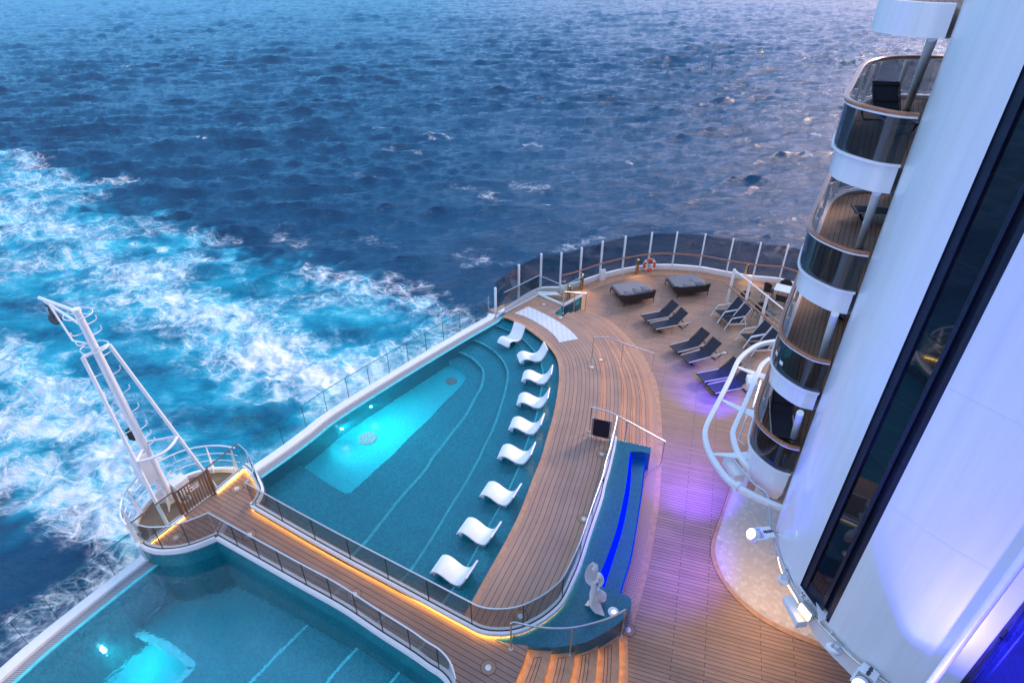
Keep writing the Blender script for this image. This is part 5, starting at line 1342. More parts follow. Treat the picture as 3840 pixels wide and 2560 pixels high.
for i, (pa, pb2, lb) in enumerate(((K(780, 765), K(1045, 720), 'grey woven daybed with three pillows nearer the pool'), (K(1240, 690), K(1512, 665), 'grey woven daybed with one large pillow nearer the partition'))):
    a, b = W(pa, 0), W(pb2, 0); d = b - a; rz = math.atan2(d.y, d.x); c = a.lerp(b, 0.5)
    if i == 0: db.location = c; db.rotation_euler = (0, 0, rz); db['label'] = lb
    else: dup(db, c, rz, lb)
    X_, Y_ = Vector((math.cos(rz), math.sin(rz), 0)), Vector((-math.sin(rz), math.cos(rz), 0))
    if i == 0:
        for u, v, z, sz, q, lb2 in ((0.52, 0.34, 0.68, (0.64, 0.46, 0.24), 0.05, 'puffed grey pillow at the right end of the daybed nearer the pool'), (0.0, 0.33, 0.66, (0.52, 0.46, 0.22), 0.0, 'grey pillow in the middle of the daybed nearer the pool'), (-0.5, 0.30, 0.63, (0.55, 0.42, 0.18), 0.0, 'flat grey pillow at the left end of the daybed nearer the pool')):
            cushion(db, c + X_ * u + Y_ * v + Vector((0, 0, z)), sz, rz + q, R(28), lb2)
    else:
        cushion(db, c + X_ * 0.35 + Y_ * 0.42 + Vector((0, 0, 0.66)), (0.85, 0.55, 0.30), rz - 0.25, R(12), 'large grey pillow lying on the daybed nearer the partition')
        cushion(db, c + X_ * -0.2 + Y_ * 0.2 + Vector((0, 0, 0.64)), (0.7, 0.38, 0.18), rz, R(30), 'low grey pillow tucked against the back of the daybed nearer the partition')

# white in-pool loungers
def make_ledge_lounger():
    prof = [(0.0, -0.20), (-0.02, -0.02), (0.08, 0.11), (0.24, 0.165), (0.40, 0.125), (0.58, 0.03), (0.74, -0.03), (0.87, -0.005), (0.98, 0.10), (1.07, 0.27), (1.14, 0.43), (1.18, 0.51)]
    p3 = smooth([Vector((x, 0, z)) for x, z in prof[1:]], 30)
    m = MB(); vs = []; n = len(p3)
    for i, q in enumerate(p3):
        a = p3[max(0, i - 1)]; b = p3[min(n - 1, i + 1)]; t = (b - a).normalized(); nn = Vector((-t.z, 0, t.x))
        f = i / (n - 1); th = 0.052 if f < 0.9 else 0.045
        low = q - nn * th
        for y in (-0.33, -0.3, 0.3, 0.33):
            e = 0.012 if abs(y) > 0.31 else 0.0
            vs.append(Vector((q.x, y, q.z)) - nn * e)
        for y in (0.33, -0.33): vs.append(Vector((low.x, y, low.z)))
    fs = [(6 * i + j, 6 * i + 6 + j, 6 * i + 6 + (j + 1) % 6, 6 * i + (j + 1) % 6) for i in range(n - 1) for j in range(6)] + [tuple(range(5, -1, -1)), tuple(6 * (n - 1) + j for j in range(6))]
    m.add(vs, fs)
    # base under the knee and the seat
    m.box((0.10, 0, -0.06), (0.12, 0.62, 0.3)); m.box((0.78, 0, -0.13), (0.34, 0.62, 0.16))
    return obj('pool_lounger', m, M['lounger'], shade=50, local=True)
ll = make_ledge_lounger()
spots = [((BM, 648, 752), (BM, 800, 822), 'white moulded in-pool lounger nearest the walkway, first of the row'), ((BM, 825, 490), (BM, 968, 552), 'white moulded in-pool lounger, second from the walkway'), ((BM, 975, 240), (BM, 1108, 290), 'white moulded in-pool lounger, third from the walkway'),
         ((MM, 1085, 1517), (MM, 1212, 1546), 'white moulded in-pool lounger, fourth from the walkway'), ((MM, 1158, 1326), (MM, 1285, 1350), 'white moulded in-pool lounger in the middle of the row of nine'), ((MM, 1208, 1160), (MM, 1330, 1176), 'white moulded in-pool lounger, fourth from the white grating'),
         ((MM, 1240, 1003), (MM, 1358, 1016), 'white moulded in-pool lounger, third from the white grating'), ((MM, 1212, 880), (MM, 1325, 868), 'white moulded in-pool lounger, second from the white grating'), ((MM, 1102, 782), (MM, 1185, 745), 'white moulded in-pool lounger nearest the white grating, turned most towards the stern')]
for i, (f, h, lb) in enumerate(spots):
    zf = ZU + 0.055
    a = W(f[0](*f[1:]), zf + 0.02); b = W(h[0](*h[1:]), zf); d = b - a; rz = math.atan2(d.y, d.x)
    if i == 8: rz += 0.15
    o = ll if i == 0 else ll.copy()
    if i: COL.objects.link(o)
    o.location = (a.x, a.y, zf); o.rotation_euler = (0, 0, rz); s_ = 1.03; o.scale = (s_, s_ * 0.98, s_)
    tag(o, lb, 'pool lounger', 'white loungers standing in the shallow water')

# partition with wooden leaning rails
pt = thing('partition', 'white posted glass partition with wooden leaning rails beside the reclining chairs', 'partition', W(N(310, 790), 0), 0)
tp = [W(N(465, 140), 2.0), W(N(755, 375), 2.0), W(N(1070, 625), 2.0)]; e_ = tp[2] + (tp[2] - tp[1]) * 1.0; tp.append(e_)
pd = (tp[2] - tp[0]).normalized(); pang = math.atan2(pd.y, pd.x); pn = Vector((-pd.y, pd.x, 0))
for q in tp:
    m = MB(); m.box((q.x, q.y, 1.0), (0.07, 0.13, 2.0), pang); o = obj('post', m, M['white'], pt, bevel=0.008)
    m = MB(); m.box((q.x, q.y, 1.02), (0.05, 0.34, 0.03), pang); obj('bracket', m, M['white'], o)
m = MB(); m.beam(tp[0] + Vector((0, 0, -0.05)), tp[3] + Vector((0, 0, -0.05)), 0.05, 0.05); obj('top_rail', m, M['white'], pt)
for a, b in zip(tp, tp[1:]):
    a2, b2 = a.lerp(b, 0.06), a.lerp(b, 0.94); m = MB(); m.sweep([Vector((a2.x, a2.y, 0)), Vector((b2.x, b2.y, 0))], [(-0.006, 0.12), (-0.006, 1.93), (0.006, 1.93), (0.006, 0.12)]); obj('glass_panel', m, M['clear'], pt)
for s in (-0.16, 0.16):
    a, b = tp[0] - pd * 0.2 + pn * s, tp[3] + pn * s
    m = MB(); m.beam(Vector((a.x, a.y, 1.05)), Vector((b.x, b.y, 1.05)), 0.09, 0.045); obj('leaning_rail', m, M['wood'], pt, bevel=0.012)
# dining table and chairs
tcn = WL(K, [(2100, 560), (2250, 588), (2240, 650), (2080, 613)], 0.74); cc = sum(tcn, Vector()) / 4; td = tcn[2] - tcn[3]; trz = math.atan2(td.y, td.x)
tb = thing('dining_table', 'square white topped dining table on a single pedestal behind the partition', 'table', (cc.x, cc.y, 0), trz)
m = MB(); m.box((0, 0, 0.735), (0.88, 0.86, 0.03)); obj('tabletop', m, M['white'], tb, bevel=0.006, local=True)
m = MB(); m.tube([(0, 0, 0.03), (0, 0, 0.72)], 0.035, 12); obj('pedestal', m, M['steel'], tb, local=True)
m = MB(); m.box((0, 0, 0.015), (0.45, 0.45, 0.03)); obj('foot_plate', m, M['white'], tb, bevel=0.006, local=True)
def make_chair():
    t = thing('woven_chair', '', 'chair', (0, 0, 0), 0, 'dark woven chairs round the white table')
    for x in (-0.22, 0.22):
        for y in (-0.2, 0.22):
            m = MB(); m.tube([(x * 1.2, y * 1.25, 0), (x, y, 0.42)], 0.015, 6); obj('leg', m, M['black'], t, local=True)
    m = MB(); m.box((0, 0.02, 0.43), (0.5, 0.5, 0.05)); obj('seat', m, M['mesh'], t, local=True, bevel=0.015)
    ring = [Vector((0.31 * math.cos(a), 0.02 + 0.31 * math.sin(a), 0)) for a in np.linspace(R(20), R(-200), 30)]
    m = MB(); vs = []
    for i, q in enumerate(ring):
        f = abs(i / 29 * 2 - 1); h = 0.80 - 0.2 * f ** 2
        vs += [Vector((q.x * 0.85, q.y * 0.85, 0.44)), Vector((q.x, q.y, h)), Vector((q.x * 0.94, q.y * 0.94, h)), Vector((q.x * 0.8, q.y * 0.8, 0.44))]
    m.add(vs, [(4 * i + j, 4 * i + 4 + j, 4 * i + 4 + (j + 1) % 4, 4 * i + (j + 1) % 4) for i in range(29) for j in range(4)] + [(0, 1, 2, 3), (116, 119, 118, 117)]); obj('tub_back', m, M['wicker'], t, local=True)
    return t
wc = make_chair()
tdx = Vector((math.cos(trz), math.sin(trz), 0)); tdy = Vector((-tdx.y, tdx.x, 0))
for i, (u, v, r_, lb) in enumerate(((-0.72, 0.0, R(-90), 'dark woven tub chair on the pool side of the white table'), (0.05, -0.75, 0.0, 'dark woven tub chair on the near side of the white table'), (0.0, 0.78, R(180), 'dark woven tub chair behind the white table by the windscreen'))):
    c = Vector((cc.x, cc.y, 0)) + tdx * u + tdy * v
    if i == 0: wc.location = c; wc.rotation_euler = (0, 0, trz + r_); wc['label'] = lb
    else: dup(wc, c, trz + r_, lb)
# low things seen through the partition
c = (tp[1] + tp[2]) / 2 + pn * 1.0; c.z = 0
lt2 = thing('side_table', 'low white framed dark glass side table behind the partition', 'table', c, pang)
m = MB(); m.box((0, 0, 0.45), (0.55, 0.45, 0.02)); obj('tabletop', m, M['pane'], lt2, local=True)
for x in (-0.26, 0.26):
    for y in (-0.2, 0.2):
        m = MB(); m.beam((x, y, 0), (x, y, 0.44), 0.025, 0.025); obj('leg', m, M['white'], lt2, local=True)
for k, (f, s, lb) in enumerate(((0.15, 0.62, 'dark woven tub chair just behind the first partition posts'), (0.62, 0.75, 'dark woven tub chair behind the second partition post'))):
    c = tp[0].lerp(tp[2], f) + pn * s; dup(wc, (c.x, c.y, 0), pang + R(200 if k else 160), lb)

# bollard lamps
bo = None
for i, (px, yt, lb, z) in enumerate(((K(890, 482), K(0, 352)[1], 'bronze bollard lamp beside the orange lifebuoy', 0), (K(1828, 522), K(0, 425)[1], 'bronze bollard lamp behind the partition', 0), (K(303, 712), K(0, 490)[1], 'steel bollard lamp inside the rear corner glass', 0), (K(415, 612), K(0, 480)[1], 'bronze bollard lamp at the left end of the wooden handrail', 0))):
    c = W(px, 0); h = 1.0
    if bo is None:
        bo = thing('bollard_lamp', lb, 'lamp', c, R(20), 'square bollard lamps'); 
        for s in (-1, 1):
            m = MB(); m.box((0.065 * s, 0, 0.5), (0.02, 0.15, 1.0)); obj('side_plate', m, M['brass'], bo, local=True)
        m = MB(); m.box((0, 0.03, 0.42), (0.11, 0.08, 0.82)); obj('body', m, M['brass'], bo, local=True)
        m = MB(); m.box((0, 0, 0.985), (0.15, 0.15, 0.03)); obj('cap', m, M['steel'], bo, local=True)
        m = MB(); m.box((0, 0.0, 0.955), (0.09, 0.11, 0.02)); obj('lamp', m, M['warmlens'], bo, local=True)
    else: dup(bo, c, R(20), lb)
    l = bpy.data.lights.new('bollard_glow', 'SPOT'); l.energy = 26; l.color = (1, 0.62, 0.25); l.spot_size = R(95); l.spot_blend = 0.8; l.shadow_soft_size = 0.05
    o = bpy.data.objects.new('bollard_glow', l); COL.objects.link(o); o.location = c + Vector((0.03, -0.1, 0.93)); o.rotation_euler = Vector((-0.05, 0.55, 0.8)).to_track_quat('Z', 'Y').to_euler()

# lifebuoy
q = W(K(990, 440), 0); zc = zat(q, K(0, 385)[1]); c = Vector((q.x, q.y - 0.22, zc)); lbm = thing('lifebuoy', 'orange lifebuoy with white bands hanging on a windscreen post', 'lifebuoy', c, R(3))
lbm.rotation_euler = (R(-8), 0, R(3))
tors = lambda r0, r1, a0, a1, n: [Vector((r0 * math.cos(a), 0, r0 * math.sin(a))) for a in np.linspace(a0, a1, n)]
m = MB(); m.tube(tors(0.30, 0, 0, 2 * math.pi, 49)[:-1], 0.075, 12, closed=True); obj('ring', m, M['orange'], lbm, local=True)
for k in range(4):
    a = R(45 + 90 * k); m = MB(); m.tube(tors(0.30, 0, a - 0.17, a + 0.17, 6), 0.079, 12); obj('band', m, M['white'], lbm, local=True)
m = MB(); m.tube([Vector((0.4 * math.cos(a), -0.02 + 0.03 * math.sin(4 * a), 0.4 * math.sin(a))) for a in np.linspace(0, 2 * math.pi, 40)[:-1]], 0.012, 6, closed=True); obj('grab_line', m, M['white'], lbm, local=True)
m = MB(); m.box((0.0, 0.09, -0.09), (0.3, 0.02, 0.26)); obj('holder', m, M['white'], lbm, local=True, bevel=0.01)
m = MB(); m.box((0.0, 0.077, -0.10), (0.11, 0.004, 0.10)); obj('green_mark', m, M['green'], lbm, local=True)
m = MB(); m.lathe((0, 0.06, 0.1), [(0, 0.05), (0.05, 0.04), (0.05, -0.05), (0, -0.05)], 12); obj('light_float', m, paint('red_float', (0.4, 0.01, 0.01)), lbm, local=True)

# ------------------------------------------------------------------ the white tower
arc = smooth([Vector((x, y, 0)) for x, y in ((7.5, 11.43), (7.12, 10.8), (6.88, 10.25), (6.76, 9.8), (6.715, 9.35), (6.745, 9.0), (6.81, 8.62), (6.90, 8.21), (7.02, 7.78), (7.19, 7.4), (7.39, 7.05), (7.6, 6.74), (7.8, 6.5), (8.1, 6.14), (8.38, 5.86))], 120)
tw = thing('tower', 'rounded white superstructure wall with a tall dark window strip and stacked balconies', 'superstructure', (7.5, 9.0, 3.2), 0)
def near_arc(x, y): return min(range(len(arc)), key=lambda i: (arc[i].x - x) ** 2 + (arc[i].y - y) ** 2)
ia, ib = near_arc(6.80, 8.68), near_arc(7.045, 7.73)
ZT = 31.0; zb_ = 2.72; zs_ = 3.42
def foot_z(q): t_ = min(1, max(0, (q.y - 7.6) / 1.6)); return 2.68 + 0.42 * t_ * t_ * (3 - 2 * t_)
def skirt(m, path, z1):
    n_ = len(path); vs = []
    for q in path: vs += [Vector((q.x, q.y, foot_z(q))), Vector((q.x, q.y, z1))]
    m.add(vs, [(2 * i, 2 * i + 2, 2 * i + 3, 2 * i + 1) for i in range(n_ - 1)])
wl = arc[:ia + 1]; wr = arc[ib:]; ws_ = arc[ia:ib + 1]
depth = Vector((0.81, 0.585, 0))
def off_in(path, d): return [q + depth * d for q in path]
m = MB(); skirt(m, wl, ZT); skirt(m, ws_, zs_); skirt(m, wr, ZT)
m.wall([arc[0], Vector((8.2, 11.75, 0))], zb_, ZT)
rg_ = off_in(arc, 2.0)
m.strip([Vector((q.x, q.y, foot_z(q))) for q in arc], [Vector((q.x, q.y, foot_z(p_))) for p_, q in zip(arc, rg_)])
obj('wall', m, M['tower'], tw, shade=40)
m = MB(); m.wall(rg_ + [Vector((11.5, 5.0, 0))], 0, 3.2); m.wall([Vector((8.3, 12.0, 0)), rg_[0]], 0, zb_); m.wall([Vector((12.5, 19.5, 0)), Vector((8.3, 12.0, 0))], 0, zb_); obj('lower_wall', m, M['white'], tw)
for z in (15.55, 12.8, 10.05, 7.3, 4.55):
    m = MB(); m.wall(off_in(wl[18:], -0.003), z - 0.006, z + 0.006); m.wall(off_in(wr, -0.003), z - 0.006, z + 0.006); obj('weld_seam', m, M['white'], tw)
# window strip
cl0, cl1 = arc[ia], arc[ib]; cd = cl1 - cl0
def cp_(f, d): return cl0 + cd * f + depth * d
fr = thing('window_strip', '', 'x', (0, 0, 0)); bpy.data.objects.remove(fr)
m = MB(); m.wall([cp_(0, 0), cp_(0, 0.10)], zs_, ZT); m.wall([cp_(0.0, 0.04), cp_(0.17, 0.04)], zs_, ZT); m.wall([cp_(0.17, 0.04), cp_(0.17, 0.10)], zs_, ZT)
m.wall([cp_(0.66, 0.10), cp_(0.66, 0.05)], zs_, ZT); m.wall([cp_(0.66, 0.05), cp_(0.74, 0.05)], zs_, ZT); m.wall([cp_(0.74, 0.05), cp_(0.74, 0.16)], zs_, ZT); m.wall([cp_(0.74, 0.16), cp_(0.86, 0.16)], zs_, ZT); m.wall([cp_(0.86, 0.16), cp_(0.88, 0.03)], zs_, ZT); m.wall([cp_(0.88, 0.03), cp_(1, 0.03)], zs_, ZT); m.wall([cp_(1, 0.03), cp_(1, 0)], zs_, ZT)
m.add([cp_(0, 0) + Vector((0, 0, zs_)), cp_(1, 0) + Vector((0, 0, zs_)), cp_(1, 0.16) + Vector((0, 0, zs_ + 0.02)), cp_(0, 0.16) + Vector((0, 0, zs_ + 0.02))], [(0, 1, 2, 3)])
wf = obj('window_frame', m, M['navy'], tw, shade=20)
m = MB(); m.add([cp_(0.1, 0.06) + Vector((0, 0, zs_)), cp_(0.70, 0.06) + Vector((0, 0, zs_)), cp_(0.66, 0.085) + Vector((0, 0, zs_ + 0.34)), cp_(0.17, 0.085) + Vector((0, 0, zs_ + 0.34))], [(0, 1, 2, 3)]); obj('sill', m, M['navy'], wf)
z = zs_ + 0.34
while z < ZT - 1.3:
    m = MB(); a, b = cp_(0.17, 0.095), cp_(0.66, 0.095)
    m.add([a + Vector((0, 0, z)), b + Vector((0, 0, z)), b + Vector((0, 0, z + 1.36)), a + Vector((0, 0, z + 1.36))], [(0, 1, 2, 3)]); obj('pane', m, M['pane'], wf)
    m = MB(); m.beam(a + Vector((0, 0, z)), b + Vector((0, 0, z)), 0.010, 0.012); obj('glazing_bar', m, M['black'], wf)
    z += 1.36

# balconies
rail = smooth([Vector((x, y, 0)) for x, y in ((7.43, 11.43), (7.15, 11.55), (6.93, 11.84), (6.75, 12.28), (6.76, 12.75), (7.05, 13.40), (7.55, 14.27), (8.35, 15.66), (9.1, 16.93), (9.72, 17.72), (10.45, 18.25), (11.4, 18.38), (12.3, 18.2))], 110)
fasc = inward(rail, Vector((9.5, 13.5, 0)), -0.07)
back = [Vector((11.9, 18.1, 0)), Vector((8.32, 11.75, 0))]
floors = [('topmost', 16.17), ('second', 13.42), ('third', 10.66), ('fourth', 7.90), ('lowest', 5.17)]
cols = {13.42: ((2083, 250), (2143, 85)), 10.66: ((1973, 568), (2015, 440)), 7.90: ((1886, 822), (1918, 720)), 5.17: ((1820, 1012), (1838, 948))}
for nm, zr0 in floors:
    fz = zr0 - 1.06
    low = nm == 'lowest'
    m = MB()
    if low:
        f2 = inward(fasc, Vector((9.5, 13.5, 0)), 0.10); f3 = inward(fasc, Vector((9.5, 13.5, 0)), 0.45)
        m.strip(atz(fasc, zr0 - 0.97), atz(fasc, zr0 - 1.45)); m.strip(atz(fasc, zr0 - 1.45), atz(f2, zr0 - 1.9)); m.strip(atz(f2, zr0 - 1.9), atz(f3, zr0 - 2.45)); m.fill(atz(f3, 0) + [Vector((12, 18, 0)), Vector((8.4, 11.9, 0))], zr0 - 2.45, True)
    else:
        m.wall(fasc, zr0 - 1.50, zr0 - 0.97); m.fill(atz(fasc, 0) + back, zr0 - 1.50, True)
    m.strip(atz(fasc, zr0 - 0.97), atz(inward(fasc, Vector((9.5, 13.5, 0)), 0.16), zr0 - 0.97))
    fi = inward(fasc, Vector((9.5, 13.5, 0)), 0.16); m.wall(fi, fz, zr0 - 0.97)
    b_ = obj('balcony', m, M['tower'], tw)
    b_['label'] = '%s balcony with a white curved fascia' % nm
    m = MB(); m.fill(atz(fi, 0) + back, fz + 0.002); obj('floor', m, M['teakbal'], b_)
    m = MB(); m.wall([Vector((11.9, 18.1, 0)), Vector((8.30, 11.72, 0))], fz, fz + 2.26); obj('door_wall', m, M['pane'], b_)
    for f in (0.05, 0.3, 0.55, 0.8):
        q = Vector((8.26, 11.75, 0)).lerp(Vector((11.86, 18.13, 0)), f); m = MB(); m.box((q.x, q.y, fz + 1.1), (0.03, 0.09, 2.2), R(-29)); obj('door_post', m, M['door'], b_)
    if nm == 'topmost': continue
    for q in split_path(rail, 7):
        q[0] = q[0].lerp(q[1], 0.03); q[-1] = q[-1].lerp(q[-2], 0.03)
        m = MB(); m.sweep(atz(q, 0), [(-0.006, zr0 - 0.92), (-0.006, zr0 - 0.05), (0.006, zr0 - 0.05), (0.006, zr0 - 0.92)]); obj('glass_panel', m, M['balcony'], b_)
    m = MB(); m.sweep(atz(rail, zr0), [(-0.055, -0.015), (-0.06, 0.02), (-0.035, 0.045), (0.035, 0.045), (0.06, 0.02), (0.055, -0.015)]); obj('wooden_handrail', m, M['wood'], b_)
    m = MB(); m.sweep(atz(rail, zr0), [(-0.035, -0.06), (-0.035, -0.018), (0.035, -0.018), (0.035, -0.06)]); m.sweep(atz(rail, zr0 - 0.95), [(-0.035, 0.0), (-0.035, 0.05), (0.035, 0.05), (0.035, 0.0)]); obj('rail_profile', m, M['white'], b_)
    ri = inward(rail, Vector((9.5, 13.5, 0)), 0.11)
    for f in (0.055, 0.15, 0.26, 0.34, 0.55, 0.72, 0.88):
        i = int(f * 109); q = ri[i]; tq = (ri[min(109, i + 1)] - ri[max(0, i - 1)]); m = MB(); m.box((q.x, q.y, fz + 0.49), (0.11, 0.08, 0.98), math.atan2(tq.y, tq.x)); obj('post', m, M['white'], b_, bevel=0.006)
    (c0, c1) = cols[zr0]; a = W(P(*c0), fz); b2 = W(P(*c1), fz + 2.31)
    m = MB(); m.tube([a, b2], 0.085, 16); obj('column', m, M['white'], b_)
def bal_lounger(px, z, along, rz, label):   # the point `along` metres from the foot end is seen at px
    q = W(px, z); place_lounger((q.x - math.cos(rz) * along, q.y - math.sin(rz) * along, FZ), rz, label, 'black loungers on the balconies')
FZ = 13.42 - 1.055; bal_lounger(P(2036, 186), FZ + 0.9, 1.74, R(80), 'black lounger with its raised back above the rail of the second balcony from the top')
FZ = 10.66 - 1.055; bal_lounger(P(1962, 480), FZ + 0.3, 0.0, R(-14), 'black lounger with only its foot end showing on the middle balcony')
FZ = 7.90 - 1.055; bal_lounger(P(1906, 703), FZ + 0.3, 0.0, R(-5), 'black lounger barely showing beside the column of the balcony above the lowest')
FZ = 5.17 - 1.055; bal_lounger(V(735, 960), FZ + 0.3, 0.0, R(72), 'black lounger filling the lowest balcony')
m = MB()
for px, z in ((V(815, 268), 7.4), (V(717, 358), 7.3)):
    q = W(px, z); i = nearest_i(rail, q); q = offset(rail, 0.0)[i] + (offset(rail, 0.02)[i] - rail[i]) * (1 if (offset(rail, 1)[i] - Vector((0, 0, 0))).length < rail[i].length else -1); tq = rail[i + 1] - rail[i]
    m = MB(); m.box((q.x, q.y, z), (0.13, 0.008, 0.10), math.atan2(tq.y, tq.x)); tag(obj('label_sticker', m, M['white']), 'small white sticker on the balcony glass, the %s of two' % ('upper' if z > 7.35 else 'lower'), 'sticker')

# white curved tubes round the lowest balcony
tf = thing('tube_frame', 'pair of white curved tubes standing out round the lowest balcony', 'frame', (6.3, 13.0, 3.3), 0)
zf = 3.3
o_t = smooth(WL(V, [(690, 172), (560, 195), (470, 240), (370, 330), (300, 480), (200, 680), (110, 860), (95, 950), (130, 1080), (230, 1240), (330, 1340), (480, 1430), (720, 1534)], zf), 60)
i_t = smooth(WL(V, [(625, 318), (560, 370), (520, 450), (420, 690), (330, 890), (325, 960), (360, 1080), (440, 1190), (560, 1290), (700, 1370), (745, 1402)], zf), 60)
for c, w_ in ((o_t, 0.15), (i_t, 0.15)):
    m = MB(); m.sweep(c, [(-w_ / 2, -w_ / 2), (-w_ / 2, w_ / 2), (w_ / 2, w_ / 2), (w_ / 2, -w_ / 2)]); obj('curved_tube', m, M['white'], tf, bevel=0.02)
for pa, pb2, pc in (((365, 385), (470, 425), (605, 470)), ((230, 650), (350, 710), (510, 770)), ((165, 1095), (330, 1105), (470, 1105))):
    a, b, c = W(V(*pa), zf), W(V(*pb2), zf), W(V(*pc), zf); d = (c - a).normalized(); nn = Vector((-d.y, d.x, 0))
    poly = [a - nn * 0.05, b - nn * 0.10, c - nn * 0.22, c + nn * 0.16, b + nn * 0.10, a + nn * 0.05]
    m = MB(); m.prism([Vector((q.x, q.y, 0)) for q in poly], zf - 0.02, zf + 0.02); obj('bracket_plate', m, M['white'], tf)
m = MB(); c = o_t[52]; tq = o_t[53] - o_t[51]; m.box(c, (0.12, 0.22, 0.22), math.atan2(tq.y, tq.x)); obj('clamp', m, M['white'], tf)

# pipe rail with lamps round the foot of the tower
pr_ = thing('pipe_rail', 'steel pipe rail carrying lamps round the foot of the white tower', 'pipe rail', W(BR(660, 700), 3.0), 0)
pp = smooth(WL(V, [(330, 1140), (480, 1320), (600, 1420)], 3.3) + WL(BR, [(598, 400), (603, 500), (625, 590), (660, 700), (705, 800), (765, 920), (830, 1010), (930, 1150), (1050, 1280), (1150, 1385), (1250, 1465), (1400, 1568), (1560, 1680)], 3.3), 90)
m = MB(); m.tube(pp, 0.03, 10); obj('pipe', m, M['steel'], pr_)
for f in (0.40, 0.53, 0.635, 0.775, 0.9):
    i = int(f * 89); q = pp[i]; j = near_arc(q.x, q.y); e = Vector((arc[j].x, arc[j].y, 3.38)); m = MB(); m.tube([q, e], 0.03, 8); m.lathe(e, [(0, 0.01), (0.07, 0.0), (0, -0.01)], 12); obj('bracket', m, M['steel'], pr_)
def moving_head(loc, rz, label, lens, tilt=R(55)):
    t = thing('moving_head_lamp', label, 'stage lamp', loc, rz, 'white moving head lamps on the pipe rail')
    m = MB(); m.box((0, 0, 0), (0.26, 0.34, 0.14)); b_ = obj('base', m, M['white'], t, bevel=0.02, local=True)
    m = MB()
    for k in range(5): m.box((0.05 * (k - 2), 0.0, 0.078), (0.03, 0.06 + 0.02 * (k % 2), 0.018))
    obj('sockets', m, M['black'], b_, local=True)
    for y in (-0.17, 0.17):
        m = MB(); m.box((-0.22, y, 0.0), (0.40, 0.045, 0.09)); obj('yoke_arm', m, M['white'], t, bevel=0.015, local=True)
    Rm = Matrix.Rotation(-tilt, 4, 'Y')
    m = MB(); m.lathe((-0.36, 0, 0.0), [(0.0, -0.17), (0.10, -0.16), (0.15, -0.1), (0.165, 0.05), (0.15, 0.12), (0.135, 0.125)], 24, Rm); h = obj('head', m, M['white'], t, local=True)
    m = MB(); m.lathe((-0.36, 0, 0.0), [(0.136, 0.124), (0.10, 0.132), (0.0, 0.136)], 24, Rm); obj('lens', m, lens, h, local=True)
    m = MB()
    for k in range(5): m.lathe((-0.36, 0, 0.0), [(0.150 - 0.012 * k, -0.10 - 0.012 * k), (0.158 - 0.012 * k, -0.105 - 0.012 * k)], 20, Rm)
    obj('cooling_fins', m, M['black'], h, local=True)
    m = MB(); m.tube([(0.13, -0.05, 0), (0.22, -0.05, 0.0)], 0.02, 6); m.tube([(0.13, 0.05, 0), (0.22, 0.05, 0.0)], 0.02, 6); obj('clamp', m, M['steel'], t, local=True)
    return t
moving_head(W(BR(578, 545), 3.35), R(8), 'white moving head lamp with a bright lens above the pale tiles', M['lens'])
moving_head(W(BR(1270, 1500), 3.35), R(40), 'white moving head lamp with a bright lens at the bottom edge of the picture', M['lens'])
def fin_lamp(loc, rz, label):
    t = thing('flood_lamp', label, 'lamp', loc, rz, 'white finned lamps on the pipe rail')
    m = MB(); m.lathe((0, 0, 0), [(0, -0.16), (0.10, -0.15), (0.13, -0.05), (0.13, 0.05), (0.09, 0.12), (0, 0.13)], 18, Matrix.Rotation(R(60), 4, 'X')); o = obj('housing', m, M['white'], t, local=True)
    for k in range(5):
        m = MB(); m.box((-0.08 + 0.04 * k, 0.0, 0.12), (0.012, 0.16, 0.05)); obj('fin', m, M['alu'], o, local=True)
    m = MB(); m.tube([(0.13, 0, 0), (0.24, 0.04, 0)], 0.025, 6); obj('clamp', m, M['steel'], t, local=True)
fin_lamp(W(BR(690, 862), 3.2), R(-20), 'white finned lamp hanging from the pipe left of the window strip')
fin_lamp(W(BR(1040, 1335), 3.2), R(35), 'white finned lamp on the pipe above the brown planks')
def covered_box(fr, a, b, w_, z, label):
    p, q = W(fr(*a), z), W(fr(*b), z); d = q - p; t = math.atan2(d.y, d.x)
    m = MB(); m.box(p.lerp(q, 0.5), (d.length, w_, w_ * 0.8), t); o = tag(obj('speaker_box', m, M['white'], bevel=0.06), label, 'speaker', 'white rounded boxes on the pipe rail')
    m = MB(); n_ = Vector((-math.sin(t), math.cos(t), 0)); m.box(q + d.normalized() * 0.0, (0.02, w_ * 1.05, w_ * 0.9), t); obj('end_flange', m, M['white'], o, bevel=0.01)
covered_box(BR, (715, 985), (815, 1165), 0.26, 3.0, 'white rounded box under the pipe beside the amber floodlight')
covered_box(V, (275, 1140), (375, 1290), 0.32, 3.0, 'white rounded box between the two curved white tubes')
covered_box(V, (470, 465), (480, 550), 0.34, 3.2, 'white box under the upper bend of the curved white tubes')
fl = thing('amber_floodlight', 'floodlight with a glowing amber front strapped to the pipe rail', 'lamp', W(BR(838, 1080), 3.32), R(20))
m = MB(); m.box((0.06, 0, 0), (0.14, 0.36, 0.26)); obj('housing', m, M['alu'], fl, bevel=0.02, local=True)
m = MB(); m.box((-0.025, 0, 0.0), (0.03, 0.31, 0.21)); obj('lens', m, M['warmlens'], fl, local=True)
m = MB(); m.tube([(0.06, -0.2, 0), (0.25, -0.2, 0.05), (0.25, 0.2, 0.05), (0.06, 0.2, 0)], 0.015, 6); obj('yoke', m, M['steel'], fl, local=True)
a, b, c = W(BR(912, 1008), 3.45), W(BR(1035, 1100), 3.45), W(BR(935, 1150), 3.45)
m = MB(); m.prism([a, b, c], 3.42, 3.45); tag(obj('bracket_plate', m, M['white']), 'white triangular bracket plate beside the amber floodlight', 'bracket')
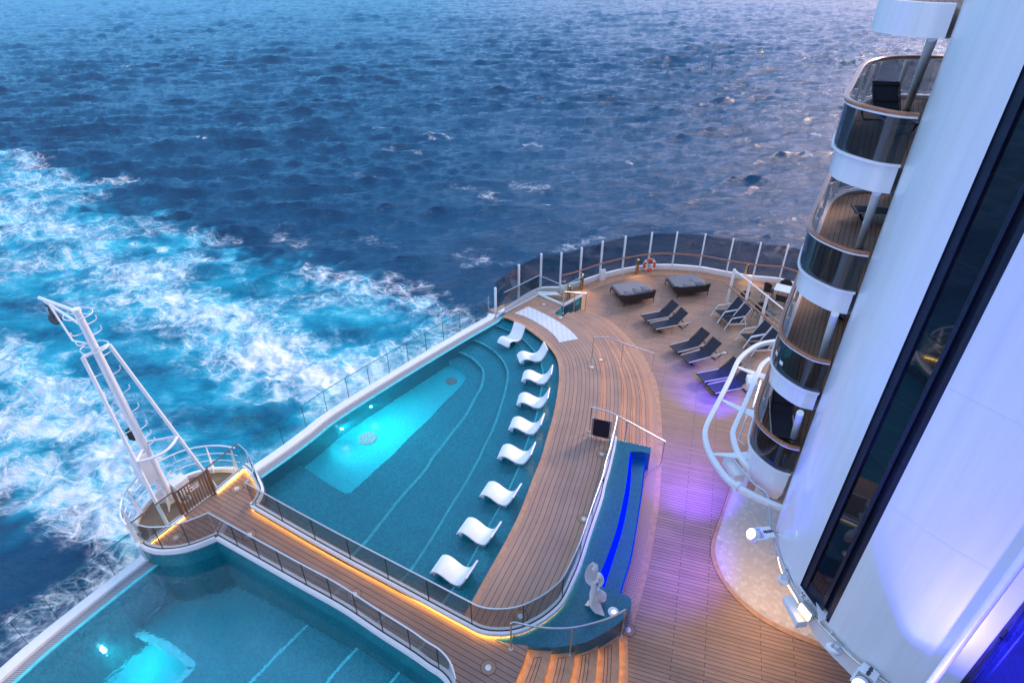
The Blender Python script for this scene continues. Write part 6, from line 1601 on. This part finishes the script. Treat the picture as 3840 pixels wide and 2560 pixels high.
m = MB(); q0 = pp[58]; m.tube(smooth([pp[40], pp[44] + Vector((0.12, 0.05, -0.1)), pp[50] + Vector((0.06, 0.0, 0.02)), pp[56] + Vector((0.12, 0.04, -0.1)), pp[62], pp[70] + Vector((0.1, 0.05, -0.06)), pp[76]], 40), 0.012, 6)
tag(obj('lamp_cable', m, M['white']), 'thin pale cable looped along the pipe rail', 'cable')
m = MB(); c = W(V(475, 1345), 2.95); m.box(c, (0.22, 0.12, 0.26), R(-35)); tag(obj('driver_box', m, M['steel']), 'small steel box on the pipe between the curved tubes', 'box', 'small boxes on the pipe rail')
m = MB(); c = W(BR(672, 672), 2.95); m.box(c, (0.16, 0.14, 0.24), R(-10)); tag(obj('driver_box', m, M['steel']), 'small steel box on the pipe below the warm light', 'box', 'small boxes on the pipe rail')
m = MB(); c = W(V(590, 1455), 2.9); m.lathe(c, [(0, -0.12), (0.10, -0.10), (0.12, 0.0), (0.10, 0.06), (0, 0.08)], 16); tag(obj('round_lamp', m, M['alu']), 'round grey lamp under the inner curved tube', 'lamp')
m = MB(); m.tube([W(V(440, 760), 2.2), W(V(370, 975), 2.2)], 0.03, 8); m.tube([W(V(365, 975), 2.2), W(V(420, 1020), 2.2)], 0.025, 8); m.tube([W(V(545, 500), 2.4), W(V(480, 720), 2.3)], 0.05, 8)
tag(obj('service_pipes', m, M['alu']), 'grey service pipes seen between the curved tube and the lowest balcony', 'pipe')

# white pole and the blue glass panel at the right
CRR = frame(3340, 1980, 2.704)
dv = W(CRR(460, 1500), 5.0); kk = 5.75 / dv.y; px_, py_ = dv.x * kk, dv.y * kk
m = MB(); m.tube([(px_, py_, -0.2), (px_, py_, 20.0)], 0.068, 16); po = tag(obj('pole', m, M['white']), 'tall white vertical pole standing off the wall at the right', 'pole')
m = MB(); zz = zat((px_, py_), CRR(0, 715)[1]); m.tube([(px_, py_, zz), (px_ + 0.4, py_ + 0.33, zz)], 0.03, 8); obj('bracket', m, M['white'], po)
e0 = arc[-1]; pd_ = Vector((0.25, -0.968, 0)); nn = Vector((-pd_.y, pd_.x, 0)) * -1
gp_ = thing('glass_wall_panel', 'blue tinted dark glass panel with a black edge frame at the right end of the wall', 'glass panel', e0, 0)
m = MB(); m.wall([e0 + pd_ * 0.06, e0 + pd_ * 3.0], 0.0, 20.0); obj('pane', m, M['blueglass'], gp_)
m = MB(); m.box((e0.x + 0.01, e0.y - 0.03, 10.0), (0.07, 0.05, 20.0), R(-70)); obj('edge_frame', m, M['black'], gp_)
q = e0 + pd_ * 0.1 + Vector((-0.1, -0.02, 0)); zz = zat(q, CRR(0, 1030)[1])
cbh = thing('hanging_cable', 'thin dark cable with a clip hanging in front of the blue glass panel', 'cable', Vector((q.x, q.y, zz)), 0)
m = MB(); m.tube([Vector((q.x, q.y, zz)), Vector((q.x + 0.02, q.y - 0.03, zz - 3.5))], 0.012, 6); obj('cable', m, M['black'], cbh)
m = MB(); m.box((q.x, q.y, zz - 0.32), (0.06, 0.05, 0.16)); obj('clip', m, M['navy'], cbh)

# unseen rest of the ship's superstructure, added to shade the deck
m = MB(); m.prism([Vector(q) for q in ((-9, -9, 0), (-2, -3.2, 0), (3.0, -3.0, 0), (8.0, -1.0, 0), (14, 0, 0), (40, -14, 0), (30, -40, 0), (-9, -40, 0))], -15.0, 34.0)
m.prism([Vector(q) for q in ((9.2, 3.2, 0), (13.0, 6.0, 0), (16, 14, 0), (14.5, 18.5, 0), (40, 8, 0), (40, -12, 0), (14, 0.5, 0))], -1.0, 32.0)
tag(obj('unseen_superstructure', m, M['tower']), 'tall unseen white superstructure of the ship added to shade the deck', 'superstructure')
# pale tiled floor under the tower
tile_e = smooth(WL(BR, [(420, 60), (395, 130), (345, 240), (300, 368), (262, 480), (233, 580), (222, 660), (238, 740), (270, 822), (330, 912), (420, 1010), (540, 1102), (700, 1190), (850, 1252), (980, 1310), (1130, 1400)], 0.0), 70)
bord_e = smooth(WL(BR, [(400, 30), (370, 110), (322, 225), (268, 390), (214, 530), (188, 640), (196, 722), (230, 812), (300, 922), (400, 1032), (530, 1136), (700, 1228), (850, 1292), (975, 1345), (1120, 1430)], 0.0), 70)
m = MB(); m.strip(atz(tile_e, 0.006), atz(bord_e, 0.006)); struct('tile_border', m, M['warmwood'], 'plain teak border round the pale tiled floor', 'deck')
m = MB(); m.strip(atz(bord_e, 0.008), atz(offset(bord_e, 0.014), 0.008)); struct('tile_border_seam', m, M['sealant'], 'dark seam outside the teak border of the tiled floor', 'deck')
def hexfloor():
    pts = [Vector((q.x, q.y, 0)) for q in tile_e] + [Vector((9.5, 5.2, 0)), Vector((10.5, 11, 0)), Vector((8.8, 14.5, 0))]
    poly = [(q.x, q.y) for q in pts]
    m = MB(); m.fill(pts, 0.004)
    fl_ = struct('tiled_floor', m, paint('tile_grout', (0.50, 0.42, 0.36), 0.7), 'pale beige floor of lozenge tiles under the white tower', 'floor')
    rad = 0.125; V_ = []; Fc = []; cv = []
    for i in range(-5, 30):
        for j in range(-5, 60):
            cx = 4.6 + i * rad * 1.732 + (j % 2) * rad * 0.866; cy_ = 4.5 + j * rad * 1.5
            ok = inside(np.array([cx]), np.array([cy_]), poly)[0]
            if not ok: continue
            d_ = min(math.hypot(q[0] - cx, q[1] - cy_) for q in poly[:70])
            if d_ < rad * 0.8: continue
            c = Vector((cx, cy_, 0.0075)); h = [c + Vector((math.sin(R(60 * k)) * rad, math.cos(R(60 * k)) * rad, 0)) for k in range(6)]
            for k in (0, 2, 4):
                quad = [c, h[k], h[(k + 1) % 6], h[(k + 2) % 6]]; g = sum(quad, Vector()) / 4
                o = len(V_); V_.extend([tuple(g + (q - g) * 0.965) for q in quad]); Fc.append((o, o + 3, o + 2, o + 1)); cv.append(random.choice([0.0, 0.0, 0.15, 0.3, 0.55, 1.0]))
    me = bpy.data.meshes.new('lozenge_tiles'); me.from_pydata(V_, [], Fc)
    if me.polygons[0].normal.z < 0: me.flip_normals()
    at = me.attributes.new('tint', 'FLOAT', 'FACE'); at.data.foreach_set('value', cv)
    mt, nt, out = new_mat('lozenge_tile'); b = nd(nt, 'BsdfPrincipled'); lk(nt, b.outputs[0], out.inputs[0]); a = nd(nt, 'Attribute', attribute_name='tint')
    lk(nt, ramp(nt, [(0, (0.58, 0.49, 0.42)), (1, (0.67, 0.58, 0.51))], a.outputs['Fac']).outputs[0], b.inputs['Base Color']); b.inputs['Roughness'].default_value = 0.4
    me.materials.append(mt); o = bpy.data.objects.new('lozenge_tiles', me); COL.objects.link(o); o.parent = fl_
hexfloor()
m = MB(); m.wall(off_in(arc[10:100], 0.25), 2.58, 2.62)
obj('soffit_light', m, M['warmlens'], tw)

# ------------------------------------------------------------------ lamps
def spot(name, loc, aim, col, watts, size, blend=0.3, rad=0.04):
    l = bpy.data.lights.new(name, 'SPOT'); l.energy = watts; l.color = col; l.spot_size = R(size); l.spot_blend = blend; l.shadow_soft_size = rad
    o = bpy.data.objects.new(name, l); COL.objects.link(o); o.location = loc
    o.rotation_euler = (Vector(loc) - Vector(aim)).to_track_quat('Z', 'Y').to_euler(); return o
def wall_hit(px):                     # where the line of sight through a pixel meets the tower wall
    v = W(px, 8.0); k = v.x / v.y
    for p, q in zip(arc, arc[1:]):
        f0, f1 = p.x - k * p.y, q.x - k * q.y
        if f0 * f1 <= 0:
            r_ = p.lerp(q, f0 / (f0 - f1 + 1e-12)); n_2 = (q - p).normalized(); n_2 = Vector((n_2.y, -n_2.x, 0))
            if n_2.x > 0: n_2 = -n_2
            return Vector((r_.x, r_.y, zat(r_, px[1]))), n_2
h0, hn = wall_hit((3440, 2395))
L0 = Vector((h0.x, h0.y, h0.z - 1.64)) + hn * 0.8
up5 = Vector((0, 0, 5))
spot('wall_lamp', L0, L0 + up5 - hn * 0.35, (0.5, 0.46, 1.0), 62, 44, 0.16, 0.03)
spot('wall_lamp_blue', L0, L0 + up5 - hn * 0.35, (0.05, 0.06, 1.0), 300, 50, 0.3, 0.05)
spot('wall_lamp_blue', L0 + hn * 2.2 + Vector((0.6, -0.8, -0.4)), Vector((8.25, 6.0, 7.6)), (0.07, 0.05, 1.0), 4600, 56, 1.0, 0.1)
spot('wall_lamp_blue', Vector((5.6, 10.4, 2.2)), Vector((7.0, 10.4, 7.0)), (0.06, 0.06, 1.0), 600, 55, 1.0, 0.1)
h1, hn1 = wall_hit((3025, 1850))
L1 = Vector((h1.x, h1.y, h1.z - 1.3)) + hn1 * 0.42
spot('wall_lamp', L1, L1 + up5 - hn1 * 0.35 + Vector((0.15, 0.3, 0)), (0.42, 0.40, 1.0), 60, 26, 0.3, 0.03)
spot('deck_lamp', W(V(215, 1150), 2.9), W(P(1585, 1110), 0), (0.11, 0.04, 1.0), 1500, 70, 1.0, 0.1)
spot('deck_lamp', W(V(400, 420), 2.7), W(P(1625, 905), 0), (0.06, 0.03, 1.0), 1500, 62, 0.9, 0.1)
spot('deck_lamp', W(BR(470, 560), 2.9), W(P(1460, 1230), 0), (0.12, 0.045, 1.0), 800, 105, 1.0, 0.1)
for f in (14, 28, 42, 56):
    q = atz([off_in(arc, 0.5)[f]], 2.6)[0]
    spot('soffit_lamp', q, q + Vector((-0.5, 0.1, -2.0)), (1.0, 0.60, 0.24), 42, 112, 0.8, 0.1)
# underwater lamps along the stern wall of the pools
for (fr, x, y), z, k, tgt in (((MM, 570, 985), ZU, 1, (MM, 720, 1060)), ((MM, 390, 1110), ZU, 1, (MM, 520, 1190)), ((MM, 205, 1240), ZU, 1, (MM, 330, 1330)), ((MM, 10, 1390), ZU, 1, (MM, 100, 1450)), ((BL, 650, 1250), ZL, 0, (BL, 790, 1340))):
    a, b = W(fr(x, y), z - 0.55), W(tgt[0](*tgt[1:]), z - 1.0)
    m = MB(); m.lathe(a, [(0, 0.035), (0.06, 0.03), (0.07, 0.0)], 14, Matrix.Rotation(R(90), 4, 'X')); tag(obj('pool_lamp', m, M['tealled']), 'glowing underwater lamp at the stern wall of the %s pool' % ('upper' if k else 'lower'), 'lamp', 'underwater lamps of the %s pool' % ('upper' if k else 'lower'))
    spot('underwater_lamp', a + Vector((0, 0, 0.1)), b + Vector((0.3, -0.1, -0.35)), (0.35, 0.95, 1.0), 190 if k else 75, 150, 1.0, 0.05)

# ------------------------------------------------------------------ camera, sky and light
cam = bpy.data.cameras.new('camera'); co = bpy.data.objects.new('camera', cam); COL.objects.link(co)
co.location = (0, 0, CAM_H); co.rotation_euler = (math.pi / 2 - PITCH, 0, 0)
cam.sensor_width = 36.0; cam.lens = 36.0 * F_PX / 3840.0; cam.clip_start = 0.1; cam.clip_end = 20000
SC.camera = co

SUN_EL, SUN_AZ = R(9), R(52)           # azimuth measured from +Y towards +X
w = bpy.data.worlds.new('World'); SC.world = w; w.use_nodes = True
nt = w.node_tree; nt.nodes.clear()
wo = nd(nt, 'OutputWorld'); bg = nd(nt, 'Background'); lk(nt, bg.outputs[0], wo.inputs[0])
sky = nd(nt, 'TexSky', sky_type='NISHITA', sun_disc=False); sky.sun_elevation = SUN_EL; sky.sun_rotation = SUN_AZ
sky.altitude = 30; sky.air_density = 1.0; sky.dust_density = 0.6; sky.ozone_density = 2.5
tc = nd(nt, 'TexCoord'); sx = nd(nt, 'SeparateXYZ'); lk(nt, tc.outputs['Generated'], sx.inputs[0])
# thin dusk cloud: lavender overhead, rose low on the sunset side
side = mathn(nt, 'ADD', mathn(nt, 'MULTIPLY', sx.outputs[0], math.sin(SUN_AZ)), mathn(nt, 'MULTIPLY', sx.outputs[1], math.cos(SUN_AZ)))
low = mathn(nt, 'SUBTRACT', 1.0, mathn(nt, 'MULTIPLY', sx.outputs[2], 1.5), True)
rose = mathn(nt, 'MULTIPLY', mathn(nt, 'MULTIPLY', mathn(nt, 'MULTIPLY', mathn(nt, 'SUBTRACT', side, 0.48), 1.9, True), low), 0.95, True)
cl = nd(nt, 'TexNoise', i_Scale=2.2, i_Detail=6.0); lk(nt, tc.outputs['Generated'], cl.inputs['Vector'])
north = mathn(nt, 'ADD', 0.5, mathn(nt, 'MULTIPLY', sx.outputs[1], 0.9), True)
base = mixc(nt, north, ramp(nt, [(0.0, (4.9, 5.5, 8.0)), (1.0, (4.7, 5.7, 8.4))], sx.outputs[2]).outputs[0], ramp(nt, [(0.0, (1.3, 4.1, 7.8)), (0.4, (1.0, 3.6, 7.4)), (1.0, (4.6, 6.0, 9.0))], sx.outputs[2]).outputs[0])
veil = mixc(nt, rose, base, (6.6, 5.3, 7.8))
veil = mixc(nt, 1.0, veil, ramp(nt, [(0.3, (0.85, 0.85, 0.85)), (0.7, (1.15, 1.15, 1.15))], cl.outputs['Fac']).outputs[0], 'MULTIPLY')
lk(nt, mixc(nt, 0.9, sky.outputs[0], veil), bg.inputs['Color'])
bg.inputs['Strength'].default_value = 0.12
sun = bpy.data.lights.new('sun', 'SUN'); so = bpy.data.objects.new('sun', sun); COL.objects.link(so)
sun.energy = 1.9; sun.angle = R(14); sun.color = (1.0, 0.73, 0.61)
el = R(24)
so.rotation_euler = Vector((math.cos(el) * math.sin(SUN_AZ), math.cos(el) * math.cos(SUN_AZ), math.sin(el))).to_track_quat('Z', 'Y').to_euler()

SC.view_settings.view_transform = 'Standard'; SC.view_settings.look = 'None'; SC.view_settings.gamma = 1.0
SC.view_settings.exposure = 0.8
cy = SC.cycles
cy.max_bounces = 10; cy.transparent_max_bounces = 24; cy.diffuse_bounces = 3; cy.glossy_bounces = 4; cy.transmission_bounces = 6
cy.sample_clamp_indirect = 4.0; cy.use_denoising = True; cy.use_adaptive_sampling = True
